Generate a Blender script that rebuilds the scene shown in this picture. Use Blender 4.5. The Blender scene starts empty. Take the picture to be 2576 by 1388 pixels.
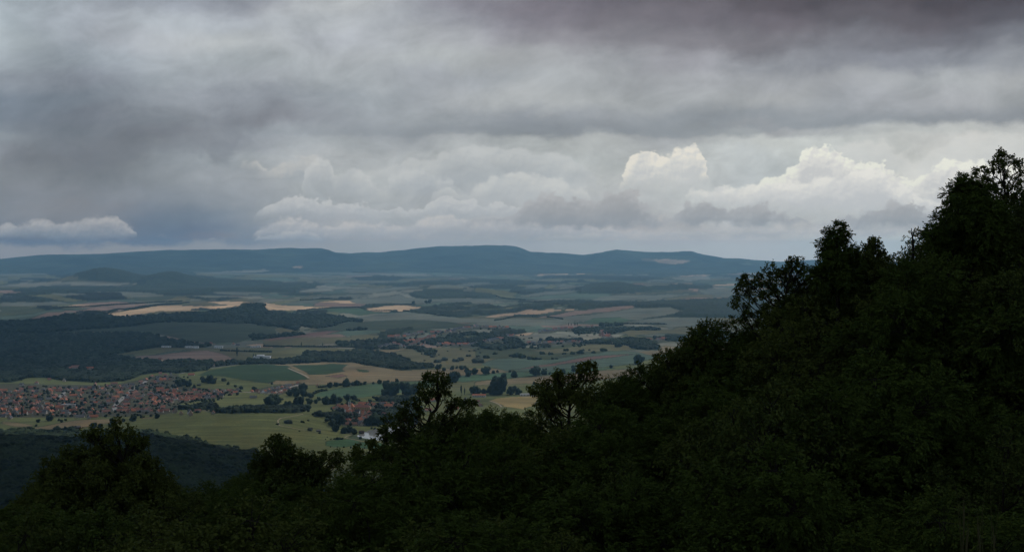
import bpy, math, random
import numpy as np
from mathutils import Vector, Matrix

rng = np.random.default_rng(11)
random.seed(5)
sc = bpy.context.scene
COL = sc.collection

# ------------------------------------------------------------------ view geometry
W, HP, F = 2576.0, 1388.0, 3220.0      # reference picture units
HZ = 650.0                              # horizon row
TH = math.atan((694.0 - HZ) / F)
CT, ST = math.cos(TH), math.sin(TH)

def project(x, y, z):
    d = np.maximum(y * CT - z * ST, 1e-3)
    up = y * ST + z * CT
    return 1288.0 + F * x / d, 694.0 - F * up / d

def ray(px, py):
    cx, cy = (px - 1288.0) / F, (694.0 - py) / F
    v = np.array([cx, CT + cy * ST, -ST + cy * CT])
    return v / np.linalg.norm(v)

# zoom frames used while reading the photograph: name -> (scale, x offset, y offset)
Z = {'P': (1, 0, 0), '1': (.27183, 0, 754.7), '2': (.27183, 628.9, 754.7), '3': (.27183, 1194.9, 754.7),
     '4': (.36621, 0, 597.5), '5': (.39062, 880.5, 597.5), 'c': (.1953, 817.6, 974.8),
     '6': (.1709, 0, 930.8), '7': (.1709, 377.3, 911.9), 'L': (.36621, 0, 1006.2),
     'M': (.34303, 880.5, 911.9), 'R': (.3852, 1760.9, 345.9)}
def zp(k, pts):
    s, ox, oy = Z[k]
    a = np.array(pts, float)
    a[:, 0] = a[:, 0] * s + ox
    a[:, 1] = a[:, 1] * s + oy
    return a

def sstep(a, b, x):
    t = np.clip((x - a) / (b - a), 0, 1)
    return t * t * (3 - 2 * t)

# smooth pseudo noise from sines
def waves(n, lo, hi, seed):
    r = np.random.default_rng(seed)
    wl = np.exp(r.uniform(math.log(lo), math.log(hi), n))
    th = r.uniform(0, 2 * math.pi, n)
    return 2 * math.pi / wl * np.cos(th), 2 * math.pi / wl * np.sin(th), r.uniform(0, 6.28, n), np.sqrt(wl / hi)
def wnoise(w, x, y):
    o = 0
    for kx, ky, ph, a in zip(*w):
        o = o + a * np.sin(kx * x + ky * y + ph)
    return o / math.sqrt(len(w[0]) * .5)
W_ROLL = waves(12, 900, 3600, 3)
W_RIDGE = waves(20, 380, 4200, 8)
W_RTOP = waves(14, 60, 900, 18)
W_SMALL = waves(10, 120, 700, 21)
W_NEAR = waves(8, 5, 22, 31)
W_CROWN = waves(10, 30, 160, 33)

BR = np.array([0, 1200, 4500, 5500, 6500, 9000, 13000, 18000, 60000.])
BZ = np.array([-345, -350, -350, -325, -300, -270, -235, -200, -200.])
SKY_PX = np.array([-400, 0, 300, 500, 640, 700, 780, 870, 920, 960, 1010, 1060, 1200, 1400, 1640, 1800, 1900, 2060, 2200, 2330, 2420, 2576, 2900.])
SKY_PY = np.array([1300, 1255, 1180, 1212, 1190, 1175, 1172, 1168, 1142, 1112, 1085, 1060, 1038, 990, 912, 835, 745, 668, 645, 596, 520, 440, 330.])
RID_PX = np.array([-300, 0, 120, 200, 270, 420, 500, 580, 700, 810, 828, 845, 880, 960, 1060, 1200, 1270, 1300, 1320, 1335, 1380, 1440, 1470, 1500, 1550, 1600, 1680, 1740, 1770, 1830, 1900, 1960, 2060, 2200, 2900.])
RID_PY = np.array([655, 652, 641, 639.5, 639, 630, 629, 627, 626, 626, 629, 636, 638, 633, 624, 616.5, 616, 620, 626, 632, 637, 640, 641.5, 637, 630, 634, 634, 634, 641, 649, 654, 657, 656, 660, 664.])
WH_PX = np.array([-500, 0, 60, 160, 340, 380, 470, 540, 600, 640, 700, 800, 1000, 1400.])
WH_PY = np.array([1110, 1098, 1094, 1101, 1095, 1098, 1113, 1132, 1143, 1153, 1180, 1225, 1330, 1500.])
HILLS = [  # px, distance, height, half-width m, half-depth m
    (560, 2680, 24, 300, 230), (760, 2560, 8, 160, 200), (262, 12200, 78, 270, 600), (425, 11900, 84, 215, 500), (330, 12600, 48, 800, 700),
    (1510, 10300, 62, 260, 600), (1650, 10500, 50, 420, 600), (1120, 9600, 42, 380, 300),
    (640, 6900, 34, 130, 330), (520, 6700, 20, 420, 300), (190, 6200, 26, 330, 500), (60, 5600, 18, 400, 500),
    (600, 5600, 20, 330, 330), (1310, 7600, 30, 520, 500), (1720, 6900, 34, 420, 600), (1900, 7600, 46, 420, 700),
    (1130, 5950, 12, 260, 330), (1080, 3950, 14, 330, 280), (1480, 4400, 20, 420, 300), (1640, 4800, 24, 260, 250),
    (760, 3700, 10, 300, 260), (1500, 5300, 16, 300, 250), (1420, 7100, 22, 260, 240),
]

def H(x, y):
    x = np.asarray(x, float); y = np.asarray(y, float)
    r = np.hypot(x, y)
    front = y > 0
    ca = np.where(front, y / np.maximum(r, 1e-6), .75)
    ca = np.maximum(ca, .72)
    u = np.where(front, x / np.maximum(y, 1e-6), np.sign(x) * .9)
    u = np.clip(u, -.9, .9)
    px = 1288 + F * u
    far = np.interp(r, BR, BZ)
    far = far + 17 * wnoise(W_ROLL, x, y) * sstep(4700, 10500, r) * (1 - .5 * sstep(13000, 20000, r))
    far = far + 2.0 * wnoise(W_SMALL, x, y) * sstep(2500, 5000, r)
    for hx, hd, hh, sx, sy in HILLS:
        x0 = (hx - 1288) / F * hd
        q = ((x - x0) / sx) ** 2 + ((y - hd) / sy) ** 2
        far = far + hh * np.exp(-q)
    # level ground round the pond
    pw_ = np.exp(-(((x + 225) / 190) ** 2 + ((y - 2580) / 190) ** 2) ** 2)
    far = far * (1 - pw_) + -350.0 * pw_
    # wooded spur in the middle distance
    zc = -(np.interp(px, WH_PX, WH_PY) - HZ) / F * 2000 * ca - 9
    wsh = np.where(r < 2000, 560, 230)
    far = far + np.maximum(zc + 350, 0) * np.exp(-((r - 2000) / wsh) ** 2) + 2.5 * wnoise(W_SMALL, x, y) * np.exp(-((r - 1800) / 400) ** 2)
    # long blue ridge on the horizon
    zr = -(np.interp(px, RID_PX, RID_PY) - HZ) / F * 22000 * ca + 3.5 * wnoise(W_RTOP, px * 6.8, 0 * px)
    prof = np.where(r < 22000, sstep(17300, 22000, r), 1 - sstep(22000, 26000, r))
    prof = prof + .15 * wnoise(W_RIDGE, x, y) * np.where(r < 22000, prof * (1 - prof) * 4, 0)
    far = far + (zr + 200) * prof
    # the near slope with the scrub wood
    zs = -(np.interp(px, SKY_PX, SKY_PY) - HZ) / F * 57 * ca - 6.0
    n1 = -1.75
    n2 = -13.4
    near = np.where(r < 7, n1, n1 + (n2 - n1) * np.clip((r - 7) / 25, 0, 1))
    near = near + (zs - n2) * sstep(30, 57, r)
    near = near - np.maximum(r - 61, 0) * .56
    near = near + .25 * wnoise(W_NEAR, x, y) * sstep(8, 20, r)
    back = -1.75 + .04 * np.minimum(r, 300) - np.maximum(r - 300, 0) * .4
    near = np.where(front, near, back)
    return np.maximum(near, far)

RS = np.concatenate([np.geomspace(1150, 24000, 6000)])
def ground(px, py, rmin=1150):
    """point of the ground seen at a picture position (beyond the near slope)"""
    d = ray(px, py)
    hl = math.hypot(d[0], d[1])
    gx, gy = RS * d[0] / hl, RS * d[1] / hl
    zz = H(gx, gy)
    lz = RS * d[2] / hl
    hit = np.nonzero((zz >= lz) & (RS > rmin))[0]
    i = hit[0] if len(hit) else int(np.argmin(np.abs(zz - lz)))
    return np.array([gx[i], gy[i], zz[i]])

# ------------------------------------------------------------------ materials
def new_mat(name):
    m = bpy.data.materials.new(name); m.use_nodes = True
    nt = m.node_tree
    return m, nt, nt.nodes['Principled BSDF']
def plain(name, col, rough=.85, noise=None, amount=.25, spec=.3):
    m, nt, b = new_mat(name)
    b.inputs['Roughness'].default_value = rough
    b.inputs['Specular IOR Level'].default_value = spec
    c = (*col, 1)
    if noise:
        tc = nt.nodes.new('ShaderNodeTexCoord'); n = nt.nodes.new('ShaderNodeTexNoise')
        n.inputs['Scale'].default_value = noise; n.inputs['Detail'].default_value = 5
        nt.links.new(tc.outputs['Object'], n.inputs['Vector'])
        r = nt.nodes.new('ShaderNodeValToRGB')
        r.color_ramp.elements[0].position = .3; r.color_ramp.elements[1].position = .7
        r.color_ramp.elements[0].color = (*[v * (1 - amount) for v in col], 1)
        r.color_ramp.elements[1].color = (*[min(1, v * (1 + amount)) for v in col], 1)
        nt.links.new(n.outputs['Fac'], r.inputs['Fac'])
        nt.links.new(r.outputs['Color'], b.inputs['Base Color'])
    else:
        b.inputs['Base Color'].default_value = c
    return m
def random_ramp(name, cols, rough=.85, spec=.3):
    """colour picked per object from a palette"""
    m, nt, b = new_mat(name)
    oi = nt.nodes.new('ShaderNodeObjectInfo'); r = nt.nodes.new('ShaderNodeValToRGB')
    e = r.color_ramp.elements
    while len(e) < len(cols): e.new(.5)
    for i, c in enumerate(cols):
        e[i].position = i / max(1, len(cols) - 1); e[i].color = (*c, 1)
    nt.links.new(oi.outputs['Random'], r.inputs['Fac'])
    n = nt.nodes.new('ShaderNodeTexNoise'); n.inputs['Scale'].default_value = .9; n.inputs['Detail'].default_value = 4
    tc = nt.nodes.new('ShaderNodeTexCoord'); nt.links.new(tc.outputs['Object'], n.inputs['Vector'])
    mr = nt.nodes.new('ShaderNodeMapRange'); mr.inputs['From Min'].default_value = .3; mr.inputs['From Max'].default_value = .7
    mr.inputs['To Min'].default_value = .72; mr.inputs['To Max'].default_value = 1.2
    nt.links.new(n.outputs['Fac'], mr.inputs['Value'])
    mx = nt.nodes.new('ShaderNodeMix'); mx.data_type = 'RGBA'; mx.blend_type = 'MULTIPLY'; mx.inputs['Factor'].default_value = 1
    nt.links.new(r.outputs['Color'], mx.inputs[6]); nt.links.new(mr.outputs['Result'], mx.inputs[7])
    nt.links.new(mx.outputs[2], b.inputs['Base Color'])
    b.inputs['Roughness'].default_value = rough; b.inputs['Specular IOR Level'].default_value = spec
    return m
def leafy(name, cols, gloss=.45, trans=.2, rough=.65, spec=.08):
    """leaves: colour varies per object and from leaf to leaf"""
    m, nt, b = new_mat(name)
    oi = nt.nodes.new('ShaderNodeObjectInfo'); g = nt.nodes.new('ShaderNodeNewGeometry')
    ad = nt.nodes.new('ShaderNodeMath'); ad.operation = 'MULTIPLY_ADD'; ad.inputs[1].default_value = .5
    nt.links.new(g.outputs['Random Per Island'], ad.inputs[0])
    m2 = nt.nodes.new('ShaderNodeMath'); m2.operation = 'MULTIPLY'; m2.inputs[1].default_value = .5
    nt.links.new(oi.outputs['Random'], m2.inputs[0]); nt.links.new(m2.outputs[0], ad.inputs[2])
    r = nt.nodes.new('ShaderNodeValToRGB'); e = r.color_ramp.elements
    while len(e) < len(cols): e.new(.5)
    for i, c in enumerate(cols):
        e[i].position = i / max(1, len(cols) - 1); e[i].color = (*c, 1)
    nt.links.new(ad.outputs[0], r.inputs['Fac'])
    nt.links.new(r.outputs['Color'], b.inputs['Base Color'])
    b.inputs['Roughness'].default_value = rough; b.inputs['Specular IOR Level'].default_value = spec
    if trans:
        t = nt.nodes.new('ShaderNodeBsdfTranslucent'); mx = nt.nodes.new('ShaderNodeMixShader')
        mx.inputs[0].default_value = trans
        nt.links.new(r.outputs['Color'], t.inputs['Color'])
        nt.links.new(b.outputs[0], mx.inputs[1]); nt.links.new(t.outputs[0], mx.inputs[2])
        nt.links.new(mx.outputs[0], nt.nodes['Material Output'].inputs['Surface'])
    return m
def woodmat(name, col, scale, amt=.45):
    """tree cover seen from afar: patches of crowns of slightly different green"""
    m, nt, b = new_mat(name)
    tc = nt.nodes.new('ShaderNodeTexCoord')
    n1 = nt.nodes.new('ShaderNodeTexNoise'); n1.inputs['Scale'].default_value = scale; n1.inputs['Detail'].default_value = 3
    n2 = nt.nodes.new('ShaderNodeTexNoise'); n2.inputs['Scale'].default_value = scale / 14; n2.inputs['Detail'].default_value = 3
    for n in (n1, n2): nt.links.new(tc.outputs['Object'], n.inputs['Vector'])
    a = nt.nodes.new('ShaderNodeMath'); a.operation = 'ADD'
    nt.links.new(n1.outputs['Fac'], a.inputs[0]); nt.links.new(n2.outputs['Fac'], a.inputs[1])
    r = nt.nodes.new('ShaderNodeValToRGB')
    mr = nt.nodes.new('ShaderNodeMapRange'); mr.inputs['From Min'].default_value = .7; mr.inputs['From Max'].default_value = 1.3
    nt.links.new(a.outputs[0], mr.inputs['Value']); nt.links.new(mr.outputs['Result'], r.inputs['Fac'])
    e = r.color_ramp.elements
    e[0].color = (*[v * (1 - amt) for v in col], 1); e[1].color = (col[0] * (1 + amt * 1.2), col[1] * (1 + amt), col[2] * (1 + amt * .6), 1)
    nt.links.new(r.outputs['Color'], b.inputs['Base Color'])
    g = nt.nodes.new('ShaderNodeNewGeometry'); mi = nt.nodes.new('ShaderNodeMapRange'); mi.inputs['To Min'].default_value = .55; mi.inputs['To Max'].default_value = 1.5
    nt.links.new(g.outputs['Random Per Island'], mi.inputs['Value'])
    mm = nt.nodes.new('ShaderNodeMix'); mm.data_type = 'RGBA'; mm.blend_type = 'MULTIPLY'; mm.inputs['Factor'].default_value = 1
    nt.links.new(r.outputs['Color'], mm.inputs[6]); nt.links.new(mi.outputs['Result'], mm.inputs[7]); nt.links.new(mm.outputs[2], b.inputs['Base Color'])
    b.inputs['Roughness'].default_value = .9; b.inputs['Specular IOR Level'].default_value = .1
    return m

M = {}
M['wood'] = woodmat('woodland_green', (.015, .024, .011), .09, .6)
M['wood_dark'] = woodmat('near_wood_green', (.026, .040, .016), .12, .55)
M['treegreen'] = random_ramp('tree_green', [(.022, .036, .016), (.030, .048, .020), (.018, .030, .016), (.038, .054, .024)], .9, .1)
M['shrubgrey'] = random_ramp('silver_shrub', [(.085, .098, .075), (.06, .075, .05), (.11, .115, .09)], .9, .1)
M['bark'] = plain('bark', (.022, .019, .016), .95, 6, .4, .1)
M['oakleaf'] = leafy('oak_leaf', [(.034, .056, .013), (.058, .080, .017), (.085, .104, .020), (.046, .070, .016)])
M['ashleaf'] = leafy('ash_leaf', [(.034, .058, .010), (.058, .086, .013), (.044, .072, .013), (.084, .106, .015)])
M['brightleaf'] = leafy('young_leaf', [(.05, .085, .02), (.075, .11, .025), (.10, .12, .03)])
M['redleaf'] = leafy('red_leaf', [(.07, .018, .012), (.05, .03, .014), (.03, .04, .014)])
M['grassblade'] = leafy('dry_grass', [(.05, .058, .022), (.08, .075, .034)])
M['roof_orange'] = random_ramp('clay_tile_roof', [(.44, .15, .075), (.34, .12, .075), (.50, .18, .085), (.38, .165, .10)])
M['roof_brown'] = random_ramp('old_tile_roof', [(.29, .12, .085), (.23, .105, .08), (.32, .155, .11), (.26, .13, .095)])
M['roof_grey'] = random_ramp('grey_roof', [(.13, .135, .145), (.09, .09, .10), (.19, .185, .18), (.075, .08, .095)])
M['wall'] = random_ramp('house_wall', [(.42, .37, .29), (.55, .50, .43), (.62, .60, .55), (.50, .36, .25), (.48, .42, .36), (.58, .47, .30)])
M['white'] = plain('white_paint', (.80, .80, .78), .8, .3, .1)
M['yellow'] = plain('ochre_wall', (.60, .43, .22), .85, .4, .12)
M['glass'] = plain('window_glass', (.03, .035, .04), .15, spec=.6)
M['copper'] = plain('green_copper', (.14, .27, .24), .6, 1.5, .2)
M['gold'] = plain('gilded_metal', (.5, .36, .1), .35)
M['plank'] = plain('dark_planks', (.085, .055, .04), .9, 2.5, .3)
M['steel'] = plain('galvanised_steel', (.32, .33, .34), .5)
M['asphalt'] = plain('pale_road', (.26, .25, .23), .9, .05, .2)
M['track'] = plain('sandy_track', (.33, .27, .19), .95, .08, .2)
M['litter'] = plain('pale_rubble', (.45, .40, .34), .95, .4, .2)

# ------------------------------------------------------------------ mesh helpers
def mesh_np(name, verts, faces, mat, smooth=True, attr=None):
    me = bpy.data.meshes.new(name)
    verts = np.ascontiguousarray(verts, np.float32); faces = np.ascontiguousarray(faces, np.int32)
    k = faces.shape[1]; nf = len(faces)
    me.vertices.add(len(verts)); me.vertices.foreach_set('co', verts.ravel())
    me.loops.add(nf * k); me.loops.foreach_set('vertex_index', faces.ravel())
    me.polygons.add(nf); me.polygons.foreach_set('loop_start', np.arange(0, nf * k, k, dtype=np.int32))
    me.polygons.foreach_set('use_smooth', np.full(nf, smooth))
    if mat: me.materials.append(mat)
    if attr is not None:
        a = me.color_attributes.new('cover', 'FLOAT_COLOR', 'POINT')
        c = np.ones((len(verts), 4), np.float32); c[:, :3] = attr
        a.data.foreach_set('color', c.ravel())
    me.update(calc_edges=True); me.validate()
    return me
def link(name, data, parent=None):
    o = bpy.data.objects.new(name, data); COL.objects.link(o)
    if parent is not None: o.parent = parent
    return o
def tag(o, label, cat=None, group=None, kind=None):
    o['label'] = label
    if cat: o['category'] = cat
    if group: o['group'] = group
    if kind: o['kind'] = kind
    return o

class MB:
    def __init__(s): s.v, s.f = [], []
    def add(s, v, f):
        b = len(s.v); s.v += [tuple(p) for p in v]; s.f += [tuple(i + b for i in q) for q in f]; return s
    def box(s, x0, x1, y0, y1, z0, z1):
        return s.add([(x0, y0, z0), (x1, y0, z0), (x1, y1, z0), (x0, y1, z0), (x0, y0, z1), (x1, y0, z1), (x1, y1, z1), (x0, y1, z1)],
                     [(0, 3, 2, 1), (4, 5, 6, 7), (0, 1, 5, 4), (1, 2, 6, 5), (2, 3, 7, 6), (3, 0, 4, 7)])
    def gable_wall(s, L, B, h, rise):
        a, b = L / 2, B / 2
        return s.add([(-a, -b, -3), (a, -b, -3), (a, b, -3), (-a, b, -3), (-a, -b, h), (a, -b, h), (a, b, h), (-a, b, h), (-a, 0, h + rise), (a, 0, h + rise)],
                     [(0, 1, 5, 4), (2, 3, 7, 6), (1, 2, 6, 9, 5), (3, 0, 4, 8, 7), (4, 5, 9, 8), (6, 7, 8, 9), (0, 3, 2, 1)])
    def gable_roof(s, L, B, h, rise, ov=.5, t=.25):
        a, b = L / 2 + ov, B / 2 + ov
        dz = rise / (B / 2) * ov
        z0, z1 = h - dz + .02, h + rise + .02
        v = []
        for x in (-a, a):
            v += [(x, -b, z0), (x, 0, z1), (x, b, z0), (x, -b, z0 + t), (x, 0, z1 + t), (x, b, z0 + t)]
        f = [(0, 1, 4, 3), (1, 2, 5, 4), (9, 10, 7, 6), (10, 11, 8, 7), (3, 4, 10, 9), (4, 5, 11, 10), (0, 6, 7, 1), (1, 7, 8, 2), (0, 3, 9, 6), (2, 8, 11, 5)]
        return s.add(v, f)
    def hip_roof(s, L, B, h, rise, ov=.5):
        a, b, c = L / 2 + ov, B / 2 + ov, max(.4, L / 2 - B / 2)
        return s.add([(-a, -b, h), (a, -b, h), (a, b, h), (-a, b, h), (-a, -b, h + .25), (a, -b, h + .25), (a, b, h + .25), (-a, b, h + .25), (-c, 0, h + rise), (c, 0, h + rise)],
                     [(0, 3, 2, 1), (0, 1, 5, 4), (1, 2, 6, 5), (2, 3, 7, 6), (3, 0, 4, 7), (4, 5, 9, 8), (5, 6, 9), (6, 7, 8, 9), (7, 4, 8)])
    def shift(s, dx, dy, dz=0, rot=0):
        c, q = math.cos(rot), math.sin(rot)
        s.v = [(x * c - y * q + dx, x * q + y * c + dy, z + dz) for x, y, z in s.v]; return s
    def cone(s, x, y, z0, z1, r0, r1, n=8):
        v = [(x + r0 * math.cos(2 * math.pi * i / n), y + r0 * math.sin(2 * math.pi * i / n), z0) for i in range(n)]
        v += [(x + r1 * math.cos(2 * math.pi * i / n), y + r1 * math.sin(2 * math.pi * i / n), z1) for i in range(n)]
        f = [(i, (i + 1) % n, n + (i + 1) % n, n + i) for i in range(n)] + [tuple(range(n))[::-1], tuple(range(n, 2 * n))]
        return s.add(v, f)
    def mesh(s, name, mat, smooth=False):
        me = bpy.data.meshes.new(name); me.from_pydata(s.v, [], s.f)
        if mat: me.materials.append(mat)
        if smooth: me.polygons.foreach_set('use_smooth', np.full(len(me.polygons), True))
        me.update(); return me
    def obj(s, name, mat, parent=None, smooth=False): return link(name, s.mesh(name, mat, smooth), parent)

def ico(level):
    t = (1 + 5 ** .5) / 2
    v = [(-1, t, 0), (1, t, 0), (-1, -t, 0), (1, -t, 0), (0, -1, t), (0, 1, t), (0, -1, -t), (0, 1, -t), (t, 0, -1), (t, 0, 1), (-t, 0, -1), (-t, 0, 1)]
    f = [(0, 11, 5), (0, 5, 1), (0, 1, 7), (0, 7, 10), (0, 10, 11), (1, 5, 9), (5, 11, 4), (11, 10, 2), (10, 7, 6), (7, 1, 8), (3, 9, 4), (3, 4, 2), (3, 2, 6), (3, 6, 8), (3, 8, 9), (4, 9, 5), (2, 4, 11), (6, 2, 10), (8, 6, 7), (9, 8, 1)]
    v = [np.array(p) / np.linalg.norm(p) for p in v]
    for _ in range(level):
        c = {}; nf = []
        def mid(a, b):
            k = (min(a, b), max(a, b))
            if k not in c:
                p = v[a] + v[b]; v.append(p / np.linalg.norm(p)); c[k] = len(v) - 1
            return c[k]
        for a, b, d in f:
            x, y, w = mid(a, b), mid(b, d), mid(d, a)
            nf += [(a, x, w), (b, y, x), (d, w, y), (x, y, w)]
        f = nf
    return np.array(v), np.array(f)

def in_poly(px, py, poly):
    poly = np.asarray(poly)
    x0, y0 = poly.min(0); x1, y1 = poly.max(0)
    out = np.zeros(px.shape, bool)
    bb = (px >= x0) & (px <= x1) & (py >= y0) & (py <= y1)
    if not bb.any(): return out
    X, Y = px[bb], py[bb]
    c = np.zeros(X.shape, bool)
    n = len(poly)
    for i in range(n):
        ax, ay = poly[i]; bx, by = poly[(i + 1) % n]
        if ay == by: continue
        c ^= ((ay > Y) != (by > Y)) & (X < (bx - ax) * (Y - ay) / (by - ay) + ax)
    out[bb] = c
    return out

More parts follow.
